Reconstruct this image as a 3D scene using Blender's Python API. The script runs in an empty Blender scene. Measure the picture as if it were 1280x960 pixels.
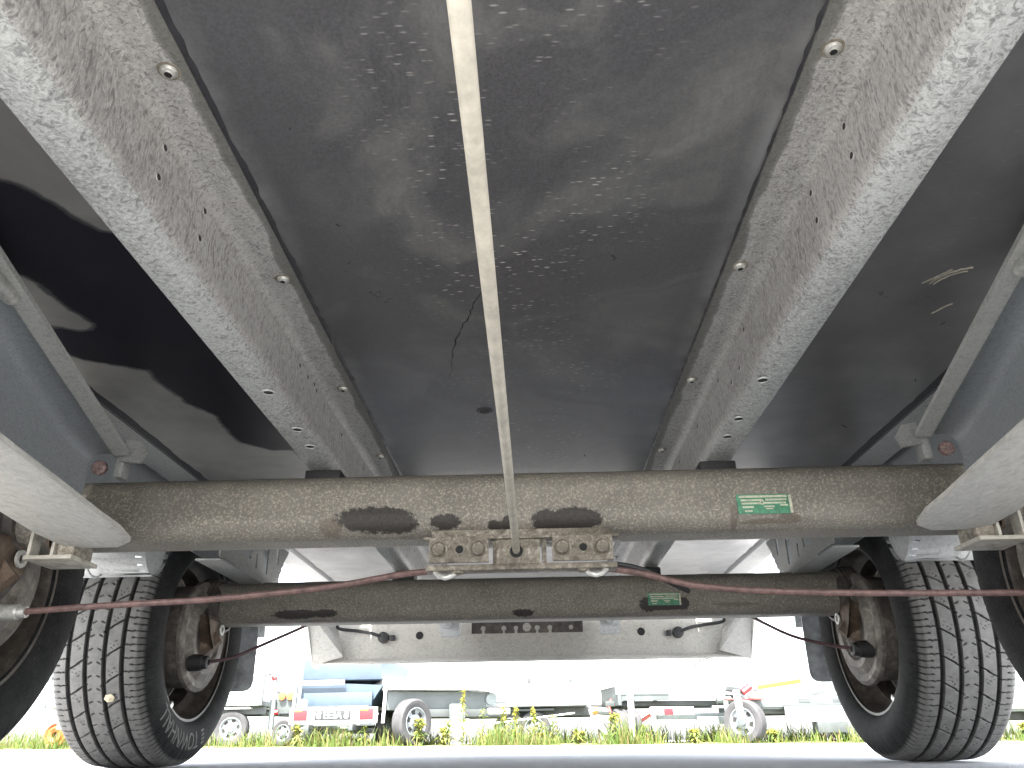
import bpy, bmesh, math, random
import numpy as np
from mathutils import Vector, Matrix, noise as mnoise

PI = math.pi
R = math.radians
random.seed(7)
S = bpy.context.scene
COL = S.collection

# ------------------------------------------------------------------ camera
pitch, yaw, roll = R(25.0), R(1.33), R(-0.88)
fw = Vector((-math.sin(yaw) * math.cos(pitch), math.cos(yaw) * math.cos(pitch), math.sin(pitch)))
rt0 = Vector((math.cos(yaw), math.sin(yaw), 0))
up0 = rt0.cross(fw)
rt = math.cos(roll) * rt0 + math.sin(roll) * up0
up = -math.sin(roll) * rt0 + math.cos(roll) * up0
cam = bpy.data.cameras.new('camera')
cam.sensor_width = 36
cam.lens = 961 / 1280 * 36
cam.clip_start, cam.clip_end = 0.01, 3000
co = bpy.data.objects.new('camera', cam)
m = Matrix((rt, up, -fw)).transposed().to_4x4()
m.translation = Vector((0.016, 0, 0.042))
co.matrix_world = m
COL.objects.link(co)
S.camera = co

# ------------------------------------------------------------------ world, sun, exposure
SUN_EL, SUN_DIR = R(58), Vector((-0.24, -0.97, 0))      # towards the sun: left of the trailer, a little behind the camera
w = bpy.data.worlds.new('World')
S.world = w
w.use_nodes = True
nt = w.node_tree
bg = nt.nodes['Background']
sky = nt.nodes.new('ShaderNodeTexSky')
sky.sky_type = 'NISHITA'
sky.sun_disc = False
sky.sun_elevation = SUN_EL
sky.sun_rotation = math.atan2(SUN_DIR.x, SUN_DIR.y)
sky.dust_density = 3.0
sky.air_density = 1.0
hs = nt.nodes.new('ShaderNodeHueSaturation')      # a hazy, nearly white sky
hs.inputs['Saturation'].default_value = .4
nt.links.new(sky.outputs[0], hs.inputs['Color'])
nt.links.new(hs.outputs[0], bg.inputs[0])
bg.inputs[1].default_value = 0.15
sl = bpy.data.lights.new('sun', 'SUN')
sl.energy = 4.0
sl.angle = R(0.6)
sl.color = (1.0, 0.95, 0.87)
so = bpy.data.objects.new('sun', sl)
d = SUN_DIR.normalized() * math.cos(SUN_EL) + Vector((0, 0, math.sin(SUN_EL)))
so.rotation_euler = d.to_track_quat('Z', 'Y').to_euler()
so.location = (-6, -2, 8)
COL.objects.link(so)
S.view_settings.view_transform = 'Standard'
S.view_settings.look = 'None'
S.view_settings.gamma = 1
S.view_settings.use_curve_mapping = False
S.view_settings.exposure = 3.3
S.render.engine = 'CYCLES'
S.cycles.max_bounces = 12
S.cycles.diffuse_bounces = 6
S.cycles.glossy_bounces = 6


# ------------------------------------------------------------------ material helpers
class G:
    def __init__(s, name, rough=.6, metal=0., spec=.5):
        s.m = bpy.data.materials.new(name)
        s.m.use_nodes = True
        s.nt = s.m.node_tree
        s.b = s.nt.nodes['Principled BSDF']
        s.b.inputs['Roughness'].default_value = rough
        s.b.inputs['Metallic'].default_value = metal
        s.b.inputs['Specular IOR Level'].default_value = spec
        s.tc = s.nt.nodes.new('ShaderNodeTexCoord')
        s.obj = s.tc.outputs['Object']

    def new(s, t): return s.nt.nodes.new(t)

    def set(s, sock, v):
        if hasattr(v, 'is_output'):
            s.nt.links.new(v, sock)
        elif isinstance(v, tuple) and len(v) == 3 and sock.type == 'RGBA':
            sock.default_value = (*v, 1)
        else:
            sock.default_value = v

    def map(s, scale=(1, 1, 1), rot=(0, 0, 0), loc=(0, 0, 0), vec=None):
        n = s.new('ShaderNodeMapping')
        s.set(n.inputs['Vector'], vec or s.obj)
        n.inputs['Scale'].default_value = scale
        n.inputs['Rotation'].default_value = rot
        n.inputs['Location'].default_value = loc
        return n.outputs[0]

    def noise(s, scale, detail=4, rough=.55, dist=0., vec=None):
        n = s.new('ShaderNodeTexNoise')
        s.set(n.inputs['Vector'], vec or s.obj)
        n.inputs['Scale'].default_value = scale
        n.inputs['Detail'].default_value = detail
        n.inputs['Roughness'].default_value = rough
        n.inputs['Distortion'].default_value = dist
        return n.outputs['Fac']

    def noisec(s, scale, detail=3, vec=None):
        n = s.new('ShaderNodeTexNoise')
        s.set(n.inputs['Vector'], vec or s.obj)
        n.inputs['Scale'].default_value = scale
        n.inputs['Detail'].default_value = detail
        return n.outputs['Color']

    def vor(s, scale, feature='F1', vec=None, out='Distance', rand=1.):
        n = s.new('ShaderNodeTexVoronoi')
        n.feature = feature
        s.set(n.inputs['Vector'], vec or s.obj)
        n.inputs['Scale'].default_value = scale
        n.inputs['Randomness'].default_value = rand
        return n.outputs[out]

    def ramp(s, fac, *stops, interp='LINEAR'):
        n = s.new('ShaderNodeValToRGB')
        s.set(n.inputs[0], fac)
        cr = n.color_ramp
        cr.interpolation = interp
        while len(cr.elements) < len(stops):
            cr.elements.new(.5)
        for e, (p, c) in zip(cr.elements, stops):
            e.position = p
            e.color = (c, c, c, 1) if isinstance(c, (int, float)) else (*c, 1)
        return n.outputs[0]

    def mix(s, fac, a, b, mode='MIX'):
        n = s.new('ShaderNodeMix')
        n.data_type = 'RGBA'
        n.blend_type = mode
        s.set(n.inputs[0], fac)
        s.set(n.inputs[6], a)
        s.set(n.inputs[7], b)
        return n.outputs[2]

    def math(s, op, a, b=0., c=0., clamp=False):
        n = s.new('ShaderNodeMath')
        n.operation = op
        n.use_clamp = clamp
        s.set(n.inputs[0], a)
        s.set(n.inputs[1], b)
        s.set(n.inputs[2], c)
        return n.outputs[0]

    def attr(s, name):
        n = s.new('ShaderNodeAttribute')
        n.attribute_name = name
        return n.outputs['Fac']

    def sep(s, vec=None):
        n = s.new('ShaderNodeSeparateXYZ')
        s.set(n.inputs[0], vec or s.obj)
        return n.outputs

    def warp(s, scale, amt, vec=None):
        n = s.new('ShaderNodeVectorMath')
        n.operation = 'MULTIPLY_ADD'
        s.set(n.inputs[0], s.noisec(scale, 3, vec))
        n.inputs[1].default_value = (amt, amt, amt)
        s.set(n.inputs[2], vec or s.obj)
        return n.outputs[0]

    def bump(s, h, strength=.3, dist=.002):
        n = s.new('ShaderNodeBump')
        s.set(n.inputs['Height'], h)
        n.inputs['Strength'].default_value = strength
        n.inputs['Distance'].default_value = dist
        s.nt.links.new(n.outputs[0], s.b.inputs['Normal'])

    def out(s, color=None, rough=None, metal=None):
        if color is not None: s.set(s.b.inputs['Base Color'], color)
        if rough is not None: s.set(s.b.inputs['Roughness'], rough)
        if metal is not None: s.set(s.b.inputs['Metallic'], metal)
        return s.m


def simple(name, c, rough=.6, metal=0., var=.25, scale=40, bumps=0.1, bdist=.001):
    g = G(name, rough, metal)
    n = g.noise(scale, 5, .65)
    lo = tuple(x * (1 - var) for x in c)
    hi = tuple(min(1, x * (1 + var)) for x in c)
    col = g.ramp(n, (.3, lo), (.7, hi))
    g.bump(n, bumps, bdist)
    return g.out(col)


def galv(name, streak, base=.2, bright=.5, warm=(1, 1, .96), seam=False, bump=.35, big=6):
    """weathered hot-dip zinc: wormy pale bloom over darker grey"""
    g = G(name, .5, .25)
    v = g.map(streak)
    wv = g.warp(1.2, .8, v)
    n1 = g.noise(1.0, 5, .6, 1.4, wv)
    n2 = g.noise(2.7, 3, .6, .6, wv)
    fine = g.noise(900, 2)
    ridge = g.math('ABSOLUTE', g.math('SUBTRACT', n1, .5))
    worm = g.ramp(ridge, (.0, 1.), (.05, .75), (.13, .12), (.3, 0.))
    large = g.noise(big, 4, .6)
    amt = g.math('MULTIPLY', worm, g.ramp(large, (.3, .35), (.65, 1.)))
    spk = g.ramp(n2, (.42, 0.), (.68, 1.))
    amt = g.math('ADD', amt, g.math('MULTIPLY', spk, .45), clamp=True)
    mid = (base + bright) * .42
    c0 = tuple(base * x for x in warm)
    c1 = tuple(bright * x for x in warm)
    col = g.mix(amt, c0, c1)
    col = g.mix(g.ramp(large, (.35, 0.), (.7, .35)), col, tuple(mid * x * .8 for x in warm))
    col = g.mix(g.math('MULTIPLY', g.ramp(fine, (.35, 0.), (.65, 1.)), .15), col, (.1, .1, .095))
    if seam:
        x = g.sep()
        ax = g.math('ABSOLUTE', x[0])
        yv = g.map((0, 9, 0))
        wob = g.math('MULTIPLY', g.noise(1.0, 5, .6, 0, yv), .03)
        edge = g.math('SUBTRACT', ax, wob)
        mk = g.ramp(g.math('MULTIPLY', g.math('SUBTRACT', edge, .2155), 100), (.0, .8), (.32, .55), (.45, 0.))
        mk = g.math('MULTIPLY', mk, g.math('GREATER_THAN', x[2], .48))
        col = g.mix(mk, col, (.075, .075, .066))
    g.bump(g.math('ADD', n1, g.math('MULTIPLY', n2, .5)), bump, .0016)
    return g.out(col, g.ramp(n2, (.3, .62), (.7, .42)))


M = {}
M['galv_web'] = galv('galvanised_web', (160, 148, 54), .135, .49, (1, .98, .94), seam=True)
M['galv_top'] = galv('galvanised_upper', (140, 140, 80), .125, .43, (1, .985, .94), seam=True)
M['galv_flange'] = galv('galvanised_flange', (104, 112, 104), .145, .53, (.98, 1, .97), seam=True)
M['galv'] = galv('galvanised_plain', (130, 130, 130), .24, .42, (.99, 1, .97), bump=.15)
M['galv_strip'] = galv('galvanised_strip', (120, 120, 120), .38, .6, (.99, 1, .96), bump=.15)
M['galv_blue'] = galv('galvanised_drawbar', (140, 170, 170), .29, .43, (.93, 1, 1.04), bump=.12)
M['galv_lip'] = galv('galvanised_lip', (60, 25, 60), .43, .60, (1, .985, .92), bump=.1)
M['galv_bumper'] = galv('galvanised_bumper', (40, 40, 60), .34, .50, (1, .97, .88), bump=.08)
M['galv_bright'] = galv('galvanised_bright', (80, 80, 80), .4, .6, (.97, 1, 1), bump=.1)


def floor_mat():
    g = G('phenolic_plywood', .3, 0, .5)
    p = g.sep()
    wv = g.warp(3.0, .35)
    wv2 = g.warp(9.0, .08, wv)
    sm = g.noise(3.4, 6, .62, 1.2, wv2)                      # smoky chalk swirls
    sm2 = g.noise(11, 5, .6, .9, wv2)
    grain = g.noise(1, 4, .6, 0, g.map((260, 22, 1)))
    fine = g.noise(420, 3, .6)
    col = g.mix(g.ramp(fine, (.3, 0.), (.75, 1.)), (.036, .035, .037), (.063, .062, .065))
    centre = g.ramp(g.math('ABSOLUTE', p[0]), (.18, 1.), (.235, 0.))
    chalk = g.math('MULTIPLY', g.ramp(sm, (.46, 0.), (.70, 1.)), g.math('ADD', .35, g.math('MULTIPLY', centre, .65)))
    chalk = g.math('MULTIPLY', chalk, g.ramp(sm2, (.25, .35), (.65, 1.)))
    chalk = g.math('MULTIPLY', chalk, g.ramp(g.noise(1, 5, .7, .5, g.map((170, 60, 1))), (.28, .45), (.66, 1.)))
    col = g.mix(g.math('MULTIPLY', chalk, .68), col, (.18, .18, .165))
    # the water mark on the left panel: a signed distance stored on the sheet
    sd = g.attr('wet')
    sdn = g.math('ADD', sd, g.math('MULTIPLY', g.math('SUBTRACT', g.noise(45, 4), .5), .012))
    t = g.math('MULTIPLY_ADD', sdn, 120, .5, clamp=True)       # 0 inside the wet mark, 1 on dry dust
    left = g.ramp(p[0], (.0, 1.), (.001, 1.))
    leftm = g.math('LESS_THAN', p[0], -.29)
    dust = g.mix(g.ramp(g.noise(9, 5, .6, .5), (.3, 0.), (.7, 1.)), (.15, .145, .14), (.26, .255, .24))
    fade = g.math('MULTIPLY', g.ramp(sd, (.0, .85), (.25, .7)), leftm)
    col = g.mix(g.math('MULTIPLY', t, fade), col, dust)
    rim = g.ramp(t, (.3, 0.), (.5, 1.), (.75, 0.))
    col = g.mix(g.math('MULTIPLY', g.math('MULTIPLY', rim, leftm), .55), col, (.012, .012, .016))
    wet = g.math('MULTIPLY', g.math('SUBTRACT', 1., t), leftm)
    col = g.mix(g.math('MULTIPLY', wet, .8), col, (.013, .013, .019))
    g.set(g.b.inputs['Specular IOR Level'], g.math('MULTIPLY_ADD', wet, -.47, .5))
    rightm = g.math('GREATER_THAN', p[0], .29)
    col = g.mix(g.math('MULTIPLY', rightm, g.ramp(g.noise(13, 5, .65), (.3, .35), (.7, .75))), col, (.175, .172, .175))
    # glints painted in as pale flecks along the middle, streaks on the right panel
    vz = g.vor(1, vec=g.warp(60, .2, g.map((62, 230, 1))))
    flm = g.ramp(g.noise(9, 4, .7), (.42, 0.), (.75, 1.))
    mid = g.ramp(g.math('ABSOLUTE', g.math('SUBTRACT', p[0], .01)), (.05, 1.), (.16, .0))
    fl = g.math('MULTIPLY', g.ramp(vz, (.11, 1.), (.23, 0.)), g.math('MULTIPLY', flm, mid))
    near = g.ramp(p[1], (.55, 1.), (.8, .25))
    fl = g.math('MULTIPLY', fl, near)
    col = g.mix(fl, col, (.42, .41, .39))
    vs = g.vor(1, vec=g.warp(30, .3, g.map((34, 210, 1), (0, 0, R(24)))))
    st = g.math('MULTIPLY', g.ramp(vs, (.05, 1.), (.15, 0.)), g.math('MULTIPLY', g.math('GREATER_THAN', p[0], .29), g.ramp(g.noise(7, 4), (.48, 0.), (.6, .8))))
    col = g.mix(st, col, (.22, .215, .2))
    # pale bloom next to the sealed seam
    sb = g.ramp(g.math('SUBTRACT', .224, g.math('ABSOLUTE', p[0])), (.0, .0), (.004, .5), (.022, .0))
    col = g.mix(g.math('MULTIPLY', sb, g.ramp(g.noise(12, 4), (.4, 0.), (.62, 1.))), col, (.2, .2, .2))
    h = g.math('ADD', g.math('MULTIPLY', grain, .35), g.math('ADD', g.math('MULTIPLY', fl, .5), g.math('MULTIPLY', g.noise(25, 3), .5)))
    g.bump(h, .16, .002)
    rough = g.math('ADD', g.ramp(sm2, (.3, .27), (.7, .38)), g.math('MULTIPLY', chalk, .2))
    rough = g.math('ADD', rough, g.math('MULTIPLY', g.math('MULTIPLY', t, leftm), .18))
    return g.out(col, rough)


M['floor'] = floor_mat()


def beam_mat():
    g = G('dusty_axle_steel', .62, .1)
    sp = g.vor(1, vec=g.warp(300, .4, g.map((150, 260, 260))))
    n = g.noise(14, 5, .65)
    f = g.noise(320, 3, .7)
    col = g.mix(g.ramp(n, (.3, 0.), (.7, 1.)), (.120, .110, .095), (.178, .165, .143))
    col = g.mix(g.math('MULTIPLY', g.ramp(f, (.5, 0.), (.64, 1.)), .75), col, (.33, .305, .24))
    col = g.mix(g.math('MULTIPLY', g.ramp(sp, (.1, 1.), (.24, 0.)), g.ramp(g.noise(40, 3), (.45, 0.), (.6, .9))), col, (.42, .39, .31))
    a = g.attr('dirt')
    dn = g.math('ADD', a, g.math('MULTIPLY', g.math('SUBTRACT', g.noise(150, 5, .75), .5), 1.25))
    mk = g.ramp(dn, (.45, 0.), (.62, 1.))
    col = g.mix(mk, col, g.ramp(f, (.3, (.012, .010, .009)), (.7, (.042, .037, .031))))
    b = g.attr('brown')
    mk2 = g.ramp(g.math('ADD', b, g.math('MULTIPLY', g.math('SUBTRACT', g.noise(90, 4, .7), .5), .8)), (.4, 0.), (.7, .6))
    col = g.mix(mk2, col, (.085, .067, .05))
    g.bump(g.math('ADD', f, g.math('MULTIPLY', g.ramp(sp, (.0, 1.), (.3, 0.)), .6)), .35, .0012)
    return g.out(col)


M['beam'] = beam_mat()


def asphalt_mat():
    g = G('asphalt', .85)
    a = g.vor(260, vec=g.obj, out='Distance')
    n = g.noise(3, 6, .6)
    f = g.noise(500, 3, .7)
    col = g.mix(g.ramp(f, (.35, 0.), (.7, 1.)), (.30, .30, .305), (.50, .50, .495))
    col = g.mix(g.ramp(n, (.4, 0.), (.7, .5)), col, (.42, .415, .40))
    col = g.mix(g.ramp(a, (.1, .5), (.28, 0.)), col, (.52, .52, .50))
    g.bump(g.math('ADD', a, f), .8, .004)
    return g.out(col)


M['asphalt'] = asphalt_mat()


def soil_mat():
    g = G('soil', .95)
    n = g.noise(6, 6, .65)
    col = g.ramp(n, (.3, (.12, .1, .06)), (.55, (.1, .13, .04)), (.75, (.22, .2, .12)))
    g.bump(n, .6, .02)
    return g.out(col)


M['soil'] = soil_mat()


def rubber_mat():
    g = G('tyre_rubber', .72, 0, .2)
    n = g.noise(30, 5, .65)
    f = g.noise(600, 3, .6)
    col = g.mix(g.ramp(n, (.35, 0.), (.7, 1.)), (.012, .012, .013), (.028, .028, .028))
    t = g.attr('tread')
    dust = g.math('MULTIPLY', t, g.ramp(g.noise(50, 4, .7), (.3, .6), (.65, 1.)))
    col = g.mix(dust, col, (.165, .163, .158))
    col = g.mix(g.math('MULTIPLY', g.ramp(f, (.62, 0.), (.68, 1.)), .25), col, (.3, .3, .28))
    g.bump(f, .25, .0006)
    return g.out(col)


M['rubber'] = rubber_mat()
M['letter'] = simple('worn_lettering', (.17, .17, .16), .7, 0, .5, 120)
M['flap'] = simple('mudflap_rubber', (.30, .315, .325), .6, 0, .55, 22)


def rust_mat(name, c0, c1, c2, rough=.6, sc=38):
    g = G(name, rough, .15)
    n = g.noise(sc, 6, .72, .6)
    k = g.noise(14, 4, .6)
    col = g.ramp(n, (.3, c0), (.52, c1), (.7, c2))
    col = g.mix(g.ramp(k, (.45, 0.), (.65, .7)), col, c0)
    g.bump(n, .35, .0015)
    return g.out(col)


M['rim'] = rust_mat('dirty_wheel_steel', (.035, .03, .027), (.085, .072, .06), (.16, .14, .12), .45)
M['drum'] = rust_mat('brake_drum_iron', (.07, .063, .057), (.19, .172, .15), (.36, .335, .295))
M['arm'] = rust_mat('swing_arm_iron', (.035, .032, .031), (.085, .076, .067), (.16, .125, .095))
M['rust'] = rust_mat('rusty_iron', (.045, .033, .025), (.10, .066, .042), (.2, .155, .115))
M['bracket'] = rust_mat('corroded_zinc', (.055, .045, .034), (.20, .178, .14), (.42, .40, .35), .6, 130)
M['bracket_light'] = rust_mat('dirty_zinc', (.20, .185, .15), (.42, .40, .35), (.55, .53, .48))
M['boltzinc'] = simple('bolt_zinc', (.36, .355, .33), .4, .4, .3, 220)
M['bright'] = simple('bright_zinc', (.55, .55, .52), .35, .5, .25, 200)
M['rod'] = simple('dull_rod', (.41, .385, .325), .5, .2, .22, 60)
M['sheath'] = simple('red_cable_sheath', (.125, .074, .068), .55, 0, .5, 90)
M['sheath_dark'] = simple('dark_cable_sheath', (.07, .035, .04), .5, 0, .4, 90)
M['black'] = simple('black_rubber', (.018, .018, .019), .55)
M['hole'] = simple('hole_shadow_steel', (.012, .012, .012), .9)
M['sealant'] = simple('black_sealant', (.012, .012, .015), .5, 0, .4, 200, .6)
M['splinter'] = simple('pale_wood_splinter', (.24, .225, .19), .8, 0, .3, 300)
M['crack'] = simple('crack_dark', (.006, .006, .006), .9)
M['green'] = simple('green_print', (.045, .19, .105), .5, 0, .35, 160)
M['dryleaf'] = simple('dry_leaf', (.5, .44, .32), .8, 0, .3, 200)
M['print'] = simple('pale_print', (.42, .43, .33), .5, 0, .3, 200)
M['redwax'] = simple('red_flecked_bolt', (.22, .15, .14), .6, 0, .85, 260)
M['side'] = simple('side_board_zinc', (.42, .43, .43), .5, .2, .2, 12)
# things behind
M['white'] = simple('white_paint', (.78, .79, .78), .45, 0, .06, 5)
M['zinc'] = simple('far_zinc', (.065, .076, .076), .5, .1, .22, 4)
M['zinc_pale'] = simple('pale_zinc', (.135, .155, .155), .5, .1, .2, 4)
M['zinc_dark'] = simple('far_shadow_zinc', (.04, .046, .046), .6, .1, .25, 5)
M['bluetarp'] = simple('blue_grey_sheet', (.028, .046, .068), .5, 0, .15, 4)
M['redlamp'] = simple('red_lamp_plastic', (.30, .006, .01), .3, 0, .2, 20)
M['orange'] = simple('orange_lamp_plastic', (.4, .10, .02), .35, 0, .2, 20)
M['redhose'] = simple('red_cable', (.25, .04, .035), .5, 0, .2, 10)
M['yellow'] = simple('yellow_strap', (.45, .36, .005), .5, 0, .1, 10)
M['farrubber'] = simple('far_tyre', (.03, .03, .032), .8, 0, .25, 12)
M['farrim'] = simple('far_wheel_steel', (.15, .165, .175), .4, .2, .2, 15)
M['teal'] = simple('teal_sheet', (.01, .12, .085), .6)
M['plate'] = simple('plate_grey', (.012, .014, .015), .5, 0, .15, 10)
M['orange_paint'] = simple('orange_paint', (.36, .075, .015), .6, 0, .4, 6)


def grass_mat(name, stops):
    g = G(name, .7)
    oi = g.new('ShaderNodeNewGeometry')
    col = g.ramp(oi.outputs['Random Per Island'], *stops)
    tr = g.new('ShaderNodeBsdfTranslucent')
    g.set(tr.inputs[0], col)
    mx = g.new('ShaderNodeMixShader')
    mx.inputs[0].default_value = .35
    g.out(col)
    g.nt.links.new(g.b.outputs[0], mx.inputs[1])
    g.nt.links.new(tr.outputs[0], mx.inputs[2])
    g.nt.links.new(mx.outputs[0], g.nt.nodes['Material Output'].inputs[0])
    return g.m


M['grass'] = grass_mat('grass_blades', [(.0, (.05, .095, .012)), (.5, (.085, .125, .018)), (.75, (.12, .125, .03)), (1., (.17, .12, .06))])
M['leaf'] = grass_mat('weed_leaf', [(.0, (.06, .10, .02)), (.6, (.11, .13, .02)), (1., (.17, .16, .03))])
M['bloom'] = grass_mat('weed_bloom', [(.0, (.16, .17, .02)), (1., (.3, .25, .03))])

# ------------------------------------------------------------------ geometry helpers
ORG = {}


class MB:
    def __init__(s):
        s.v, s.f, s.mi, s.k = [], [], [], 0

    def add(s, vs, fs, k=None):
        b = len(s.v)
        s.v += [tuple(p) for p in vs]
        s.f += [tuple(i + b for i in q) for q in fs]
        s.mi += [s.k if k is None else k] * len(fs)
        return s

    def box(s, c, d, rot=None, bev=0):
        x, y, z = (q / 2 for q in d)
        if bev:
            bv = min(bev, x * .9, y * .9, z * .9)
            bm = bmesh.new()
            bmesh.ops.create_cube(bm, size=1)
            for q in bm.verts: q.co = Vector((q.co.x * d[0], q.co.y * d[1], q.co.z * d[2]))
            bmesh.ops.bevel(bm, geom=bm.edges[:], offset=bv, segments=2, affect='EDGES', profile=.6)
            vs = [q.co.copy() for q in bm.verts]
            bm.verts.index_update()
            fs = [tuple(q.index for q in f.verts) for f in bm.faces]
            bm.free()
        else:
            vs = [Vector((sx * x, sy * y, sz * z)) for sx in (-1, 1) for sy in (-1, 1) for sz in (-1, 1)]
            fs = [(0, 1, 3, 2), (4, 6, 7, 5), (0, 4, 5, 1), (2, 3, 7, 6), (0, 2, 6, 4), (1, 5, 7, 3)]
        if rot is not None: vs = [rot @ q for q in vs]
        c = Vector(c)
        return s.add([q + c for q in vs], fs)

    def tube(s, pts, r, n=10, caps=True):
        pts = [Vector(p) for p in pts]
        rs = r if isinstance(r, (list, tuple)) else [r] * len(pts)
        rings = []
        pu = None
        for i, p in enumerate(pts):
            t = (pts[min(i + 1, len(pts) - 1)] - pts[max(i - 1, 0)]).normalized()
            if pu is None:
                a = Vector((0, 0, 1)) if abs(t.z) < .9 else Vector((1, 0, 0))
                pu = (a - t * a.dot(t)).normalized()
            else:
                pu = (pu - t * pu.dot(t)).normalized()
            q = t.cross(pu)
            rings.append([p + rs[i] * (math.cos(2 * PI * k / n) * pu + math.sin(2 * PI * k / n) * q) for k in range(n)])
        vs = [q for ring in rings for q in ring]
        fs = [(i * n + k, i * n + (k + 1) % n, (i + 1) * n + (k + 1) % n, (i + 1) * n + k) for i in range(len(pts) - 1) for k in range(n)]
        if caps:
            fs += [tuple(range(n))[::-1], tuple((len(pts) - 1) * n + k for k in range(n))]
        return s.add(vs, fs)

    def lathe(s, prof, axis, origin, n=32, closed=False):
        """prof: (along, radius) pairs turned about the axis direction"""
        a = Vector(axis).normalized()
        e = Vector((0, 0, 1)) if abs(a.z) < .9 else Vector((1, 0, 0))
        u = (e - a * e.dot(a)).normalized()
        q = a.cross(u)
        o = Vector(origin)
        vs = [o + a * h + r * (math.cos(2 * PI * k / n) * u + math.sin(2 * PI * k / n) * q) for h, r in prof for k in range(n)]
        L = len(prof)
        fs = [(i % L * n + k, i % L * n + (k + 1) % n, (i + 1) % L * n + (k + 1) % n, (i + 1) % L * n + k) for i in range(L if closed else L - 1) for k in range(n)]
        return s.add(vs, fs)

    def prism(s, poly, origin, ux, uy, h):
        """polygon in the plane (ux, uy), given thickness h along ux x uy"""
        o, ux, uy = Vector(origin), Vector(ux), Vector(uy)
        nn = ux.cross(uy).normalized() * h
        n = len(poly)
        vs = [o + ux * a + uy * b for a, b in poly] + [o + ux * a + uy * b + nn for a, b in poly]
        fs = [tuple(range(n))[::-1], tuple(range(n, 2 * n))] + [(i, (i + 1) % n, n + (i + 1) % n, n + i) for i in range(n)]
        return s.add(vs, fs)

    def sweep(s, prof, path_a, path_b, nseg=1, closed=True, caps=True, ks=None):
        """profile points given at both ends as 3-D lists; straight extrusion in nseg steps"""
        n = len(path_a)
        vs = []
        for i in range(nseg + 1):
            t = i / nseg
            vs += [Vector(a).lerp(Vector(b), t) for a, b in zip(path_a, path_b)]
        b0 = len(s.v)
        rng = n if closed else n - 1
        for i in range(nseg):
            pass
        fs, kk = [], []
        for i in range(nseg):
            for k in range(rng):
                fs.append((i * n + k, i * n + (k + 1) % n, (i + 1) * n + (k + 1) % n, (i + 1) * n + k))
                kk.append(ks[k] if ks else s.k)
        if caps and closed:
            fs += [tuple(range(n))[::-1], tuple(nseg * n + k for k in range(n))]
            kk += [s.k, s.k]
        s.v += [tuple(p) for p in vs]
        s.f += [tuple(i + b0 for i in q) for q in fs]
        s.mi += kk
        return s

    def build(s, name, mats, parent=None, org=None, smooth=35, fix=True):
        po = ORG.get(parent.name, Vector()) if parent else Vector()
        org = Vector(org) if org is not None else (po if parent else Vector())
        me = bpy.data.meshes.new(name)
        me.from_pydata([Vector(p) - org for p in s.v], [], s.f)
        for q in (mats if isinstance(mats, (list, tuple)) else [mats]):
            me.materials.append(M[q])
        if isinstance(mats, (list, tuple)):
            me.polygons.foreach_set('material_index', s.mi)
        if fix:
            bm = bmesh.new()
            bm.from_mesh(me)
            bmesh.ops.recalc_face_normals(bm, faces=bm.faces[:])
            bm.to_mesh(me)
            bm.free()
        if smooth:
            me.shade_smooth()
            me.set_sharp_from_angle(angle=R(smooth))
        o = bpy.data.objects.new(name, me)
        COL.objects.link(o)
        o.parent = parent
        o.location = org - po
        ORG[o.name] = org
        return o


def tag(o, label=None, cat=None, group=None, kind=None):
    for k, v in (('label', label), ('category', cat), ('group', group), ('kind', kind)):
        if v: o[k] = v
    return o


def empty(name, loc, parent=None, rz=0, rot=None):
    o = bpy.data.objects.new(name, None)
    o.empty_display_size = .1
    COL.objects.link(o)
    o.parent = parent
    po = ORG.get(parent.name, Vector()) if parent else Vector()
    o.location = Vector(loc) - po
    if rz: o.rotation_euler = (0, 0, rz)
    ORG[o.name] = Vector(loc)
    return o


def copy_tree(o, parent=None):
    c = o.copy()
    COL.objects.link(c)
    c.parent = parent
    for ch in list(o.children):
        copy_tree(ch, c)
    return c


def fattr(o, name, vals):
    a = o.data.attributes.new(name, 'FLOAT', 'POINT')
    a.data.foreach_set('value', np.asarray(vals, np.float32))


def rz(a): return Matrix.Rotation(a, 3, 'Z')


GZ = lambda x: -.0064 * x       # the yard falls a little to the right

# ================================================================== SETTING
mb = MB()
xs = [-900, -60, -12, -4, 4, 12, 60, 900]
ys = [-300, -20, -2, 4, 12, 40, 200, 1500]
vs = [(x, y, GZ(max(-20, min(20, x)))) for y in ys for x in xs]
mb.add(vs, [(j * 8 + i, j * 8 + i + 1, (j + 1) * 8 + i + 1, (j + 1) * 8 + i) for j in range(7) for i in range(7)])
tag(mb.build('ground', 'asphalt', smooth=0), kind='structure')

mb = MB()       # verge behind the yard
nx, ny = 120, 10
vs = []
for j in range(ny + 1):
    for i in range(nx + 1):
        x = -12 + 24 * i / nx
        y = 11.05 + 6.5 * j / ny
        e = .05 * (mnoise.noise((x * 2.2, y * 2, 0)))
        z = GZ(x) + (.006 if j in (0,) else .02 + .02 * mnoise.noise((x * 1.7, y * 1.7, 3)))
        vs.append((x, y + (e if j < 2 else 0), z))
mb.add(vs, [(j * (nx + 1) + i, j * (nx + 1) + i + 1, (j + 1) * (nx + 1) + i + 1, (j + 1) * (nx + 1) + i) for j in range(ny) for i in range(nx)])
tag(mb.build('verge_soil', 'soil'), kind='structure')

# ================================================================== THE TRAILER OVERHEAD
T = tag(empty('trailer', (0, 1.4, 0)), 'twin axle galvanised trailer seen from below, its dark plywood floor and wheels filling the view', 'trailer')
ZF, Z1 = .492, .406

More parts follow.
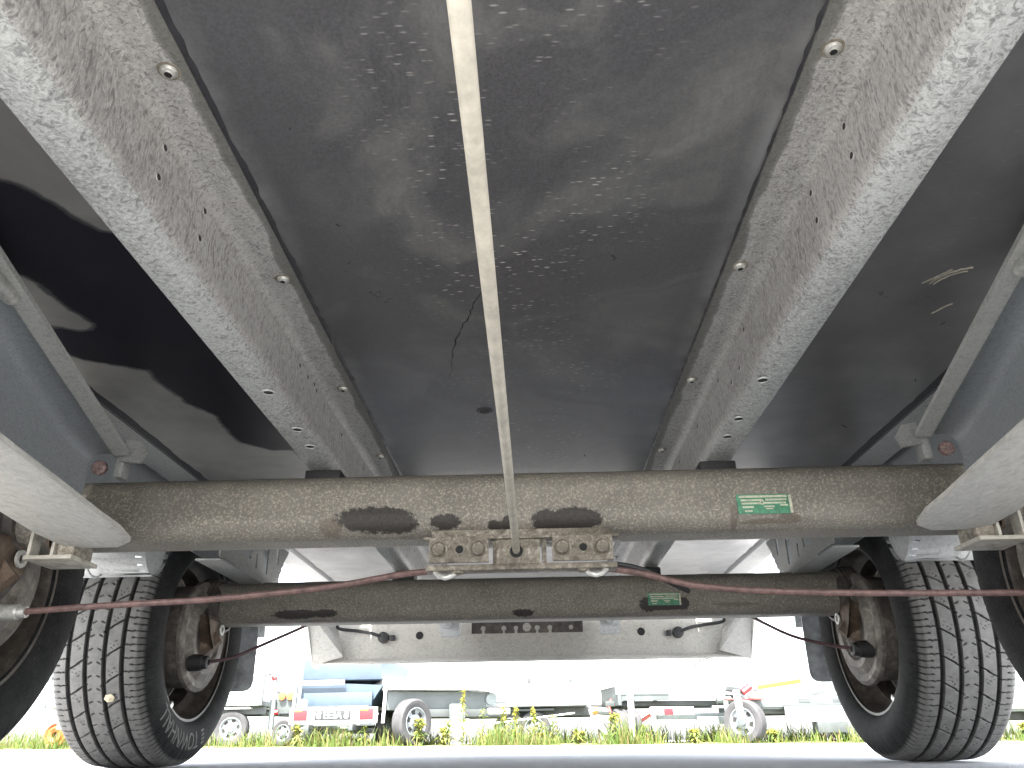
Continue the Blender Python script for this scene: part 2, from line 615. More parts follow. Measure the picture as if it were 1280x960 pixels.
# ---- floor sheet with the water mark
POLY = [(-.60, .49), (-.46, .507), (-.439, .518), (-.429, .52), (-.413, .547), (-.405, .57), (-.39, .592), (-.374, .599), (-.30, .62), (-.30, 1.33), (-.373, 1.321),
        (-.383, 1.207), (-.417, 1.204), (-.456, 1.164), (-.459, 1.117), (-.453, 1.052), (-.476, 1.005), (-.486, .936), (-.483, .894),
        (-.514, .88), (-.55, .86), (-.568, .837), (-.55, .772), (-.529, .777), (-.514, .784), (-.499, .783), (-.49, .77), (-.499, .733),
        (-.505, .675), (-.52, .651), (-.547, .635), (-.60, .61)]


def sdist(P):
    A = np.array(POLY)
    B = np.roll(A, -1, 0)
    dm = np.full(len(P), 9.)
    ins = np.zeros(len(P), bool)
    for a, b in zip(A, B):
        ab = b - a
        t = np.clip(((P - a) @ ab) / (ab @ ab), 0, 1)
        dm = np.minimum(dm, np.linalg.norm(P - (a + t[:, None] * ab), axis=1))
        c = ((a[1] > P[:, 1]) != (b[1] > P[:, 1]))
        with np.errstate(divide='ignore', invalid='ignore'):
            xi = (b[0] - a[0]) * (P[:, 1] - a[1]) / (b[1] - a[1]) + a[0]
        ins ^= c & (P[:, 0] < xi)
    return np.where(ins, -dm, dm)


fx = list(np.linspace(-.589, -.29, 60)) + list(np.linspace(-.27, .589, 18))
fy = list(np.linspace(-.08, .40, 8)) + list(np.linspace(.42, 1.36, 160)) + list(np.linspace(1.4, 2.86, 10))
gx, gy = np.meshgrid(fx, fy)
P = np.stack([gx.ravel(), gy.ravel()], 1)
mb = MB()
W = len(fx)
mb.add([(x, y, ZF) for x, y in P], [(j * W + i, (j + 1) * W + i, (j + 1) * W + i + 1, j * W + i + 1) for j in range(len(fy) - 1) for i in range(W - 1)])
nb = len(P)
x0, x1, y0, y1 = fx[0], fx[-1], fy[0], fy[-1]
c8 = [(x, y, z) for z in (ZF, ZF + .018) for x, y in ((x0, y0), (x1, y0), (x1, y1), (x0, y1))]
mb.add(c8, [(4, 5, 6, 7), (0, 1, 5, 4), (1, 2, 6, 5), (2, 3, 7, 6), (3, 0, 4, 7)])
fl = mb.build('floor_panel', 'floor', T, smooth=0, fix=False)
fattr(fl, 'wet', np.concatenate([np.clip(sdist(P), -.25, .25), np.full(8, .2)]))


def ribbon(pts, wid, z, h, jit=0):
    """thin raised jagged strip under the floor along plan points"""
    b = MB()
    n = len(pts)
    vs = []
    for i, (x, y) in enumerate(pts):
        a, c = pts[max(i - 1, 0)], pts[min(i + 1, n - 1)]
        t = Vector((c[0] - a[0], c[1] - a[1]))
        t = t.normalized() if t.length else Vector((0, 1))
        w_ = wid * (math.sin(PI * (i + .6) / (n + .2)) ** .5) * random.uniform(1 - jit, 1 + jit) / 2
        for sx, zz in ((-1, z), (0, z - h), (1, z)):
            vs.append((x - t.y * w_ * sx, y + t.x * w_ * sx, zz))
    b.add(vs, [(i * 3 + k, i * 3 + k + 1, i * 3 + k + 4, i * 3 + k + 3) for i in range(n - 1) for k in range(2)])
    return b


def jag(pts, sub, amp):
    out = []
    for i in range(len(pts) - 1):
        for k in range(sub):
            t = k / sub
            out.append((pts[i][0] * (1 - t) + pts[i + 1][0] * t + random.uniform(-amp, amp), pts[i][1] * (1 - t) + pts[i + 1][1] * t + random.uniform(-amp, amp)))
    return out + [pts[-1]]


ribbon(jag([(-.031, .718), (-.041, .745), (-.049, .769), (-.058, .793), (-.068, .823), (-.079, .864), (-.085, .91), (-.090, .939)], 4, .0018), .0013, ZF - .0002, .0003, .6).build('crack', 'crack', fl)
for pts in ([(.450, .729), (.462, .713), (.470, .703)], [(.462, .732), (.471, .715), (.488, .707)], [(.458, .731), (.467, .712), (.480, .704), (.49, .70)], [(.490, .796), (.505, .775)]):
    ribbon(jag(pts, 4, .0011), .0026, ZF - .0002, .0015, .5).build('splinter', 'splinter', fl)
b = MB()
b.lathe([(0, .0125), (-.001, .012), (-.0016, .009)], (0, 0, 1), (-.05, 1.056, ZF), 16).lathe([(-.0016, .0085), (-.004, .006), (-.005, 0.0001)], (0, 0, 1), (-.05, 1.056, ZF), 16)
b.build('floor_screw', 'black', fl, org=(-.05, 1.056, ZF))

# ---- longitudinal Z rails
Y0, Y1 = -.075, 2.83


def arc_pts(cx, cz, r, a0, a1, n=5):
    return [(cx + r * math.cos(a0 + (a1 - a0) * i / n), cz + r * math.sin(a0 + (a1 - a0) * i / n)) for i in range(n + 1)]


def zprofile():
    t = .003
    r, rb = .013, .019
    xt, xw, xo = .224, .2665, .305
    zt, zb = ZF - .0015, Z1
    # lower (inner) side going outward, then back along the far side
    a = [(xt, zt - t)]
    a += [(xw - r + r * math.sin(q), zt - t - r + r * math.cos(q)) for q in np.linspace(0, PI / 2, 6)]
    a += [(xw + rb - rb * math.cos(q), zb + rb - rb * math.sin(q)) for q in np.linspace(0, PI / 2, 6)]
    a += [(xo - .003, zb), (xo, zb + .001), (xo, zb + t)]
    q_ = [(xw + t + .015 - .015 * math.sin(q), zb + t + .015 - .015 * math.cos(q)) for q in np.linspace(0, PI / 2, 4)]
    a += q_
    a += [(xw + t, zt - .006), (xw + t - .004, zt), (xt, zt)]
    return a


RAILS = []
for sg in (-1, 1):
    pr = zprofile()
    n = len(pr)
    ks = []
    for k in range(n):
        (xa, za), (xb, zb_) = pr[k], pr[(k + 1) % n]
        ks.append(0 if max(za, zb_) < ZF - .010 and min(za, zb_) > Z1 + .006 else 1)
    ks = [2 if max(pr[k][1], pr[(k + 1) % n][1]) > ZF - .016 else q for k, q in enumerate(ks)]
    mb = MB()
    mb.sweep(None, [(sg * x, Y0, z) for x, z in pr], [(sg * x, Y1, z) for x, z in pr], 24, True, True, ks)
    rail = mb.build('floor_rail', ['galv_web', 'galv_flange', 'galv_top'], T, org=(0, 1.4, 0), smooth=30)
    # the rail's own coordinates keep x = 0 on the trailer's centreline; z is shifted by 0
    RAILS.append(rail)
    first = None
    for k in range(-2, 9):
        y = .4025 + .2765 * k
        if first is None:
            b = MB()
            o = Vector((sg * .239, y, ZF - .0046))
            b.k = 0
            b.lathe([(0, .0065), (-.0010, .0064), (-.0028, .0053), (-.0038, .0030), (-.0040, .0028)], (0, 0, 1), o, 18)
            b.k = 1
            b.lathe([(-.0040, .0028), (-.0020, .0024), (-.0020, .0001)], (0, 0, 1), o, 6)
            b.k = 2
            b.lathe([(.0004, .0086), (-.0005, .0083), (-.0006, .0065)], (0, 0, 1), o, 18)
            first = b.build('rail_bolt', ['boltzinc', 'hole', 'bracket'], rail, org=o)
            first.parent = rail
        else:
            c = first.copy()
            COL.objects.link(c)
            c.location.y += .2765 * (k + 2)
            c.rotation_euler.z = random.uniform(0, 6)
    for y in (.786, .90, .962, 2.55, 2.66, 2.70):
        b = MB()
        o = Vector((sg * .2785, y, Z1))
        b.k = 0
        b.lathe([(.0, .0082), (-.0012, .0075), (-.0012, .0058), (-.0004, .0054)], (0, 0, 1), o, 18)
        b.k = 1
        b.lathe([(-.0004, .0054), (-.0003, .0001)], (0, 0, 1), o, 14)
        b.build('flange_hole', ['galv_flange', 'hole'], rail, org=o)
    for (y, z) in [(.464, .472), (.464, .443), (.544, .472), (.544, .443), (.846, .469), (.882, .470), (.912, .474), (.784, .470), (.824, .44), (.865, .44), (.924, .470), (1.07, .464), (1.232, .465), (1.75, .45), (1.83, .46), (1.95, .44)]:
        if (sg < 0 and y in (.784, .824, .865)) or (sg > 0 and y in (.846, .882, .912)):
            continue
        b = MB()
        o = Vector((sg * .2666, y, z))
        b.k = 0
        b.lathe([(0, .0040), (-sg * .0005, .0037), (-sg * .0006, .0028)], (1, 0, 0), o, 14)
        b.k = 1
        b.lathe([(-sg * .0006, .0028), (-sg * .0004, .0001)], (1, 0, 0), o, 14)
        b.build('web_hole', ['galv_web', 'hole'], rail, org=o)
    # sealant bead squeezed out along the flange edge
    b = MB()
    vs = []
    n = 620
    for i in range(n + 1):
        y = Y0 + (Y1 - Y0) * i / n
        w_ = max(.0012, .0042 + .0036 * mnoise.noise((y * 22, sg * 3, 0)) + .0022 * mnoise.noise((y * 70, sg, 5)))
        if sg > 0: w_ = max(.0006, w_ - .0022)
        vs += [(sg * .2255, y, ZF - .0035), (sg * .2255 - sg * w_ * .6, y, ZF - .003), (sg * .2245 - sg * w_, y, ZF - .0001)]
    b.add(vs, [(i * 3 + k, i * 3 + k + 1, i * 3 + k + 4, i * 3 + k + 3) for i in range(n) for k in range(2)])
    b.build('sealant_bead', 'sealant', T)

# ---- side frame, side wall
for sg in (-1, 1):
    b = MB()
    pr = [(.5935, .4885), (.652, .4885), (.652, .56), (.649, .56), (.649, .4915), (.5935, .4915)]
    b.sweep(None, [(sg * x, -.08, z) for x, z in pr], [(sg * x, 2.86, z) for x, z in pr], 8)
    b.build('side_frame', 'galv', T)
    b = MB()
    b.box((sg * .775, 1.39, .70), (.022, 2.98, .24), bev=.004)
    b.build('side_board', 'side', T)
    b = MB()
    b.box((sg * .711, 1.39, .570), (.150, 2.98, .012), bev=.003)  # unseen ledge added to keep direct sun off the crossmember's ends
    b.build('shading_ledge', 'galv', T)
    b = MB()
    n = 200
    vs = []
    for i in range(n + 1):
        y = -.08 + 2.92 * i / n
        w_ = .006 + .004 * mnoise.noise((y * 11, sg * 5, 1)) + .003 * mnoise.noise((y * 40, sg, 5))
        vs += [(sg * (.5885 - max(.001, w_)), y, ZF - .0003), (sg * .590, y, ZF - .003), (sg * .5965, y, ZF - .0038)]
    b.add(vs, [(i * 3 + k, i * 3 + k + 1, i * 3 + k + 4, i * 3 + k + 3) for i in range(n) for k in range(2)])
    b.build('edge_sealant', 'sealant', T)
for y in (-.095, 2.87):
    b = MB()
    b.box((0, y, .70), (1.58, .022, .24), bev=.004)
    b.build('end_board', 'side', T)

# ---- axles
AXY = (1.061, 1.803)
BEAM_H, BZ = .049, .334      # half depth, centre height


def beam_profile():
    r = .030
    h = BEAM_H
    out = []
    for cx, cz, a in ((h - r, h - r, 0), (-(h - r), h - r, 90), (-(h - r), -(h - r), 180), (h - r, -(h - r), 270)):
        for q in range(7):
            t = R(a + 90 * q / 6)
            out.append((cx + r * math.cos(t), cz + r * math.sin(t)))
    # densify the flat faces so the stains can be stored on the mesh
    den = []
    for i in range(len(out)):
        a, c = out[i], out[(i + 1) % len(out)]
        L = math.dist(a, c)
        k = max(1, int(L / .004))
        den += [(a[0] + (c[0] - a[0]) * j / k, a[1] + (c[1] - a[1]) * j / k) for j in range(k)]
    return den


DIRT = [  # per axle: (x, z, half width, half height, brown?)
    [(-.197, .312, .055, .017, 0), (-.165, .305, .03, .011, 0), (-.256, .303, .016, .012, 1), (-.100, .307, .022, .010, 0), (-.034, .301, .010, .007, 0), (-.018, .303, .007, .010, 0), (.036, .306, .020, .015, 0), (.072, .307, .040, .0155, 0), (.332, .306, .043, .004, 1), (.36, .311, .014, .007, 1), (.287, .312, .006, .016, 1)],
    [(-.515, .308, .055, .010, 0), (-.45, .309, .03, .009, 0), (-.008, .303, .026, .008, 0), (.27, .315, .02, .016, 0), (.305, .310, .05, .008, 0), (.345, .316, .016, .014, 0), (.46, .312, .05, .006, 1)]]
pr = beam_profile()
for ai, yc in enumerate(AXY):
    bs, bo = (.91, .0075) if ai == 0 else (.94, .0035)
    mb = MB()
    NX = 360
    mb.sweep(None, [(-.712, yc + y, BZ + bo + z * bs) for y, z in pr], [(.712, yc + y, BZ + bo + z * bs) for y, z in pr], NX)
    ax = mb.build('axle_beam', 'beam', T, org=(0, yc, BZ), smooth=50)
    V = np.array(mb.v)
    front = V[:, 1] < yc
    dv, bv = np.zeros(len(V)), np.zeros(len(V))
    for x, z, a, c, k in DIRT[ai]:
        if ai == 0 and abs(x) < .27: z += .0065
        e = np.clip(1.35 - .85 * (((V[:, 0] - x) / a) ** 2 + ((V[:, 2] - z) / c) ** 2) ** .75, 0, 1) * front
        if k: bv = np.maximum(bv, e)
        else: dv = np.maximum(dv, e)
    fattr(ax, 'dirt', dv)
    fattr(ax, 'brown', bv)
    # type plate
    px, pz = (.328, .327) if ai == 0 else (.305, .3255)
    yf = yc - BEAM_H
    b = MB()
    b.box((px, yf - .0008, pz), (.072, .0016, .027), bev=.0006)
    pl = b.build('type_plate', 'green', ax, org=(px, yf, pz))
    rows = [(-.001, .0102, .064, .0030), (-.016, .0052, .030, .0026), (.016, .0056, .028, .0026), (-.017, .0008, .026, .0024), (.014, .0012, .030, .0024), (-.022, -.0042, .015, .0026), (.006, -.0036, .014, .0020), (.006, -.0066, .010, .0016), (-.022, -.0095, .010, .0018), (.026, -.002, .010, .0022)]
    b = MB()
    for x, z, w_, h_ in rows:
        b.box((px + x, yf - .0018, pz + z), (w_, .0006, h_))
    b.box((px + .0345, yf - .0026, pz - .001), (.0035, .002, .025))
    b.lathe([(0, .0034), (-.0006, .0034), (-.0006, .0014)], (0, 1, 0), (px - .003, yf - .0019, pz + .002), 12)
    b.build('plate_print', 'print', ax, org=(px, yf, pz))
    # flange seats carrying the rails
    for sg in (-1, 1):
        b = MB()
        b.box((sg * .285, yc + .020, .3945), (.052, .050, .0215), bev=.003)
        b.build('rail_seat', 'black', T)

# ---- small bracket row under the front beam: the brake compensator
yf = AXY[0] - BEAM_H - .004
cmp_ = MB()
cmp_.box((.001, yf + .036, .2955), (.24, .05, .014), bev=.002)
cmp_.box((.001, yf + .010, .2885), (.258, .026, .004), bev=.001)
cmp_.box((.001, yf + .010, .2495), (.250, .026, .008), bev=.0025)
cmp_.box((-.003, yf + .006, .2685), (.058, .014, .0345), bev=.002)
for x in (-.0335, .0315):
    cmp_.box((x, yf + .014, .2685), (.006, .014, .036), bev=.001)
comp = cmp_.build('brake_compensator', 'bracket', T, org=(0, yf, .268))
for sx, xc in ((-1, -.0805), (1, .0815)):
    b = MB()
    b.box((xc, yf - .004, .2715), (.079, .005, .033), bev=.0012)
    pl = b.build('clamp_plate', 'bracket', comp, org=(xc, yf, .2715))
    for dx in (-.0265, .0255):
        b = MB()
        o = (xc + dx, yf - .0065, .272)
        b.lathe([(0, .0118), (-.0012, .0116), (-.0014, .0098)], (0, 1, 0), o, 18)
        b.lathe([(-.0012, .0098), (-.005, .0096), (-.0072, .0078), (-.0078, .003), (-.0078, .0001)], (0, 1, 0), o, 16)
        b.build('bolt', 'bracket', comp, org=o)
    b = MB()
    b.k = 0
    b.lathe([(0, .0072), (-.0007, .007), (-.0007, .0056), (.0, .0052)], (0, 1, 0), (xc + .001, yf - .0065, .272), 16)
    b.k = 1
    b.lathe([(.0, .0052), (.0001, .0001)], (0, 1, 0), (xc + .001, yf - .0068, .272), 14)
    b.build('plate_hole', ['bracket', 'hole'], comp)
    # cable hook under the lower strip
    b = MB()
    b.tube([(sx * .112 + .0, yf + .004, .2455), (sx * .106, yf, .2395), (sx * .098, yf - .001, .2365), (sx * .089, yf, .2395), (sx * .084, yf + .004, .2455)], .0032, 8)
    b.build('cable_hook', 'bright', comp)
    b = MB()
    b.lathe([(0, .008), (-.003, .0078), (-.0042, .0055), (-.0042, .0001)], (0, 0, 1), (sx * .082, yf + .004, .2455), 14)
    b.build('rivet', 'bracket', comp)
b = MB()
b.k = 0
b.lathe([(.001, .0105), (-.0006, .0098), (-.0006, .0086)], (0, 1, 0), (-.005, yf - .001, .2695), 18)
b.k = 1
b.lathe([(-.0006, .0086), (-.0003, .0001)], (0, 1, 0), (-.005, yf - .001, .2695), 18)
b.build('rod_hole', ['bracket', 'hole'], comp)

# ---- brake rod
b = MB()
b.tube([(-.0110, -.6, .354), (-.0083, .2, .3165), (-.0068, .6, .298), (-.0056, .95, .2805), (-.005, yf + .006, .2695)], .0051, 14)
b.build('brake_rod', 'rod', T)


# ---- brake cables
def smooth_path(pts, n=8):
    P_ = [Vector(p) for p in pts]
    out = []
    for i in range(len(P_) - 1):
        a, b_, c, d_ = P_[max(i - 1, 0)], P_[i], P_[i + 1], P_[min(i + 2, len(P_) - 1)]
        for k in range(n):
            t = k / n
            out.append(.5 * ((2 * b_) + (c - a) * t + (2 * a - 5 * b_ + 4 * c - d_) * t * t + (3 * b_ - a - 3 * c + d_) * t ** 3))
    return out + [P_[-1]]


def cable(pts, r, mat):
    b_ = MB()
    b_.tube(smooth_path(pts), r, 10)
    return b_.build('brake_cable', mat, T)


cl = cable([(-.075, 1.036, .2535), (-.115, 1.036, .2515), (-.164, 1.04, .2485), (-.251, 1.05, .237), (-.347, 1.05, .228), (-.434, 1.05, .222), (-.564, 1.05, .217), (-.683, 1.05, .2105)], .0043, 'sheath')
cr = cable([(.075, 1.036, .2535), (.11, 1.036, .251), (.16, 1.042, .2445), (.233, 1.05, .2285), (.327, 1.05, .2195), (.473, 1.05, .214), (.69, 1.05, .2105)], .0043, 'sheath')
cable([(.09, 1.036, .2555), (.128, 1.038, .2560), (.165, 1.045, .249), (.20, 1.07, .238), (.23, 1.09, .228)], .0038, 'black')
cable([(-.40, 1.90, .345), (-.49, 1.895, .322), (-.53, 1.88, .298), (-.60, 1.82, .253), (-.647, 1.76, .219), (-.70, 1.71, .2035)], .0036, 'sheath_dark')
cable([(.40, 1.90, .35), (.485, 1.895, .327), (.523, 1.88, .303), (.587, 1.80, .248), (.660, 1.74, .218), (.70, 1.70, .2085)], .0036, 'sheath_dark')
for sg, c in ((-1, cl), (1, cr)):
    b = MB()
    b.lathe([(0, .0045), (0, .0075), (.008, .0085), (.010, .0085), (.012, .0105), (.045, .0115), (.05, .009)], (sg, 0, 0), (sg * .668, 1.05, .2105), 14)
    b.build('cable_ferrule', 'bright', c)


# ================================================================== wheels
TR = .262


def tyre_mesh(sg):
    """inner face at x = 0, growing outwards along sg; axis through the origin"""
    NS = 1188
    U = np.linspace(-1, 1, 72)
    half = .085
    prof = []      # x, r, tread flag, u
    inner = [(.018, .170), (.010, .176), (.004, .184), (.0005, .198), (-.001, .212), (.001, .226), (.006, .238), (.0105, .246)]
    for x, r in inner: prof.append((x, r, 0., None))
    for u in U:
        x = .1 + half * u
        r = TR - .0045 * abs(u) ** 2.5 - (.006 * max(0, (abs(u) - .88) / .12) ** 2)
        prof.append((x, r, 1., u))
    for x, r in reversed(inner): prof.append((.2 - x, r, 0., None))
    th = np.arange(NS) / NS * 2 * PI
    pitch = 66
    rows, tread = [], []
    for x, r, t, u in prof:
        rr = np.full(NS, r)
        tv = np.full(NS, t)
        if u is not None:
            depth = np.zeros(NS)
            au = abs(u)
            for g0 in (.2, .6):
                if abs(au - g0) < .040: depth[:] = .0065
            ph = (th / (2 * PI) * pitch)
            if depth[0] == 0:
                if au < .15:
                    q = (ph + .9 * au * 3 + .1) % 1
                    depth[(q < .12) & (au > .07)] = .0022
                elif au < .55:
                    q = (ph * .5 + 1.1 * (au - .2) * np.sign(u)) % 1
                    depth[q < .06] = .0036
                    q2 = (ph * .5 + .5 + .16 * np.sin(au * 38)) % 1
                    if .30 < au < .5: depth[(q2 < .035)] = .0013
                else:
                    q = (ph * (2 if au > .78 else 1) + .35 * (au - .6)) % 1
                    depth[q < (.2 if au > .78 else .1)] = .0026 if au > .66 else .0
            rr = rr - depth
            tv = np.where(depth > .001, 0., 1.)
        elif r > .236:
            q = (th / (2 * PI) * pitch) % 1
            rr = rr - np.where(q < .16, .0028, 0)
        elif .222 < r:
            rr = rr
        rows.append(np.stack([np.full(NS, x * sg), rr * np.sin(th), rr * np.cos(th)], 1))
        tread.append(tv)
    L = len(rows)
    V = np.concatenate(rows)
    i = np.arange(L - 1)[:, None]
    k = np.arange(NS)[None, :]
    a = i * NS + k
    b_ = i * NS + (k + 1) % NS
    F = np.stack([a, b_, b_ + NS, a + NS], -1).reshape(-1, 4)
    if sg < 0: F = F[:, ::-1]
    F = F[:, ::-1]
    me = bpy.data.meshes.new('tyre')
    me.from_pydata(V.tolist(), [], F.tolist())
    me.materials.append(M['rubber'])
    me.shade_smooth()
    me.set_sharp_from_angle(angle=R(40))
    at = me.attributes.new('tread', 'FLOAT', 'POINT')
    at.data.foreach_set('value', np.concatenate(tread).astype(np.float32))
    return me


def as_obj(name, me, parent):
    o = bpy.data.objects.new(name, me)
    COL.objects.link(o)
    o.parent = parent
    ORG[o.name] = ORG[parent.name]
    return o


def lettering_mesh(phi0, phi1, r0, h):
    cu = bpy.data.curves.new('lettering', 'FONT')
    cu.body = 'TOWNHALL'
    cu.size = 1
    cu.resolution_u = 3
    to = bpy.data.objects.new('lettering', cu)
    COL.objects.link(to)
    dg = bpy.context.evaluated_depsgraph_get()
    me = bpy.data.meshes.new_from_object(to.evaluated_get(dg))
    bpy.data.objects.remove(to)
    bm = bmesh.new()
    bm.from_mesh(me)
    for _ in range(2):
        bmesh.ops.subdivide_edges(bm, edges=[e for e in bm.edges if e.calc_length() > .2], cuts=1)
    bmesh.ops.triangulate(bm, faces=bm.faces[:])
    ext = bmesh.ops.extrude_face_region(bm, geom=bm.faces[:])
    for q in ext['geom']:
        if isinstance(q, bmesh.types.BMVert): q.co.z += 1
    xs_ = [q.co.x for q in bm.verts]
    ysx = [q.co.y for q in bm.verts]
    x0_, x1_, h0, h1 = min(xs_), max(xs_), min(ysx), max(ysx)

    def place(u, v_, e):
        ph = phi0 + (phi1 - phi0) * u
        r = r0 + h * v_
        xx = -.0008 + .012 * max(0, abs(r - .212) / .034) ** 2 * .9
        return Vector((-xx if False else -(xx), r * math.sin(ph), r * math.cos(ph))) + Vector((e * .0011, 0, 0))
    for q in bm.verts:
        q.co = place((q.co.x - x0_) / (x1_ - x0_), (q.co.y - h0) / (h1 - h0), q.co.z)
    for k in range(4):
        p0 = phi0 - R(4.2)
        vs_ = []
        for e in (0, 1):
            for (du, dv) in ((0, 0), (1, .0), (1, .13), (0, .13)):
                ph = p0 - R(3.6) * (1 - du) + R(1) * .0
                r = r0 + h * (.06 + k * .25 + dv)
                xx = -.0008 + .012 * max(0, abs(r - .212) / .034) ** 2 * .9
                vs_.append(bm.verts.new((-xx + e * .0011, r * math.sin(ph), r * math.cos(ph))))
        for f in ((0, 1, 2, 3), (4, 5, 6, 7), (0, 1, 5, 4), (1, 2, 6, 5), (2, 3, 7, 6), (3, 0, 4, 7)):
            bm.faces.new([vs_[i] for i in f])
    bmesh.ops.recalc_face_normals(bm, faces=bm.faces[:])
    bm.to_mesh(me)
    bm.free()
    me.materials.clear()
    me.materials.append(M['letter'])
    return me


TYRES = {sg: tyre_mesh(sg) for sg in (-1, 1)}
LET_A = lettering_mesh(R(168), R(224), .196, .034)
LET_B = lettering_mesh(R(164), R(218), .196, .034)
RIMS = {}
XI = .718
for ai, yc in enumerate(AXY):
    for sg in (-1, 1):
        wy, wx = yc - .035, sg * XI
        zc = .262 + GZ(wx)
        o = Vector((wx, wy, zc))
        wheel = empty('wheel', o, T)
        ty = as_obj('tyre', TYRES[sg], wheel)
        ty.rotation_euler.x = [0.0, .3, .7, .45][ai * 2 + (sg > 0)]
        if sg < 0:
            as_obj('tyre_lettering', LET_A if ai else LET_B, wheel)
        if sg not in RIMS:
            b = MB()
            b.lathe([(.012, .170), (.011, .179), (.0125, .1815), (.015, .1805), (.016, .172), (.022, .168), (.045, .166), (.055, .158), (.062, .150), (.110, .148), (.118, .156), (.135, .163)],
                    (sg, 0, 0), o, 72)
            b.lathe([(.100, .148), (.106, .130), (.100, .110), (.092, .095), (.092, .06), (.096, .058), (.096, .0)], (sg, 0, 0), o, 48)
            b.lathe([(.135, .163), (.178, .166), (.184, .178), (.188, .178)], (sg, 0, 0), o, 72)
            rim = b.build('rim', 'rim', wheel, org=o)
            RIMS[sg] = rim.data
        else:
            as_obj('rim', RIMS[sg], wheel)
        b = MB()      # brake drum and backing plate
        b.lathe([(-.004, .0), (-.004, .060), (-.010, .066), (-.010, .080), (.000, .094), (-.002, .108), (.004, .116), (.012, .117), (.014, .109), (.088, .106), (.091, .09), (.091, .0)], (sg, 0, 0), o, 56)
        b.build('brake_drum', 'drum', wheel, org=o)
        b = MB()      # valve and balance weight
        b.box((wx + sg * .012, wy - .10, zc - .149), (.012, .024, .012), rot=Matrix.Rotation(R(35), 3, 'X'), bev=.003)
        b.build('balance_weight', 'bright', wheel, org=o)
        # swing arm: rounded knee plate from the beam end to the stub axle
        b = MB()
        pa, ra, pb, rb = (yc, BZ), .064, (wy, zc), .05
        av = Vector((pb[0] - pa[0], pb[1] - pa[1]))
        ang = math.atan2(av.y, av.x)
        off = math.acos(max(-1, min(1, (ra - rb) / av.length)))
        poly = [(pa[0] + ra * math.cos(ang + off + (2 * PI - 2 * off) * i / 18), pa[1] + ra * math.sin(ang + off + (2 * PI - 2 * off) * i / 18)) for i in range(19)]
        poly += [(pb[0] + rb * math.cos(ang - off + 2 * off * i / 10), pb[1] + rb * math.sin(ang - off + 2 * off * i / 10)) for i in range(11)]
        for xa, xb, sc in ((.7125, .7135, .9), (.7135, .738, 1.), (.738, .741, .92)):
            cy, cz = (pa[0] + pb[0]) / 2, (pa[1] + pb[1]) / 2
            pp = [(cy + (y - cy) * sc, cz + (z - cz) * sc) for y, z in poly]
            b.prism(pp, (sg * xa, 0, 0), (0, 1, 0), (0, 0, 1), sg * (xb - xa))
        b.lathe([(0, .062), (-.008, .062), (-.010, .058), (-.022, .056), (-.024, .050)], (sg, 0, 0), (sg * .7125, yc, BZ), 28)
        arm = b.build('swing_arm', 'arm', T, org=(sg * .7125, yc, BZ))
        b = MB()      # rusty cable bracket hanging from the arm
        zb = BZ - .052
        b.prism([(yc - .10, zb + .02), (yc + .01, zb + .025), (yc - .005, zb - .02), (yc - .045, zb - .045), (yc - .07, zb - .028)], (sg * .690, 0, 0), (0, 1, 0), (0, 0, 1), sg * .006)
        b.prism([(yc - .10, zb + .02), (yc - .07, zb - .028), (yc - .045, zb - .045), (yc - .05, zb - .038), (yc - .072, zb - .018), (yc - .095, zb + .02)], (sg * .69, 0, 0), (0, 1, 0), (0, 0, 1), sg * .05)
        b.tube([(sg * .694, yc - .03, zb - .012), (sg * .735, yc - .045, zb - .05)], [.022, .03], 10)
        b.build('cable_bracket', 'rust', arm)
        b = MB()
        b.lathe([(0, .0125), (-.003, .012), (-.003, .0065), (.004, .006), (.004, .0001)], (sg, 0, 0), (sg * .688, yc - .022, zb - .002), 18)
        b.build('boss', 'bright', arm)
        b = MB()      # rubber boot over the cable's end
        if ai:
            b.lathe([(0, .006), (.002, .013), (.012, .014), (.014, .0165), (.040, .018), (.045, .014), (.06, .016)], (sg, 0, 0), (sg * .676, 1.708, .205 if sg < 0 else .2085), 14)
        else:
            b.lathe([(0, .012), (.004, .0165), (.035, .018), (.045, .014)], (sg, 0, 0), (sg * .712, 1.05, .2105), 14)
        b.build('cable_boot', 'black' if ai else 'bracket', arm)

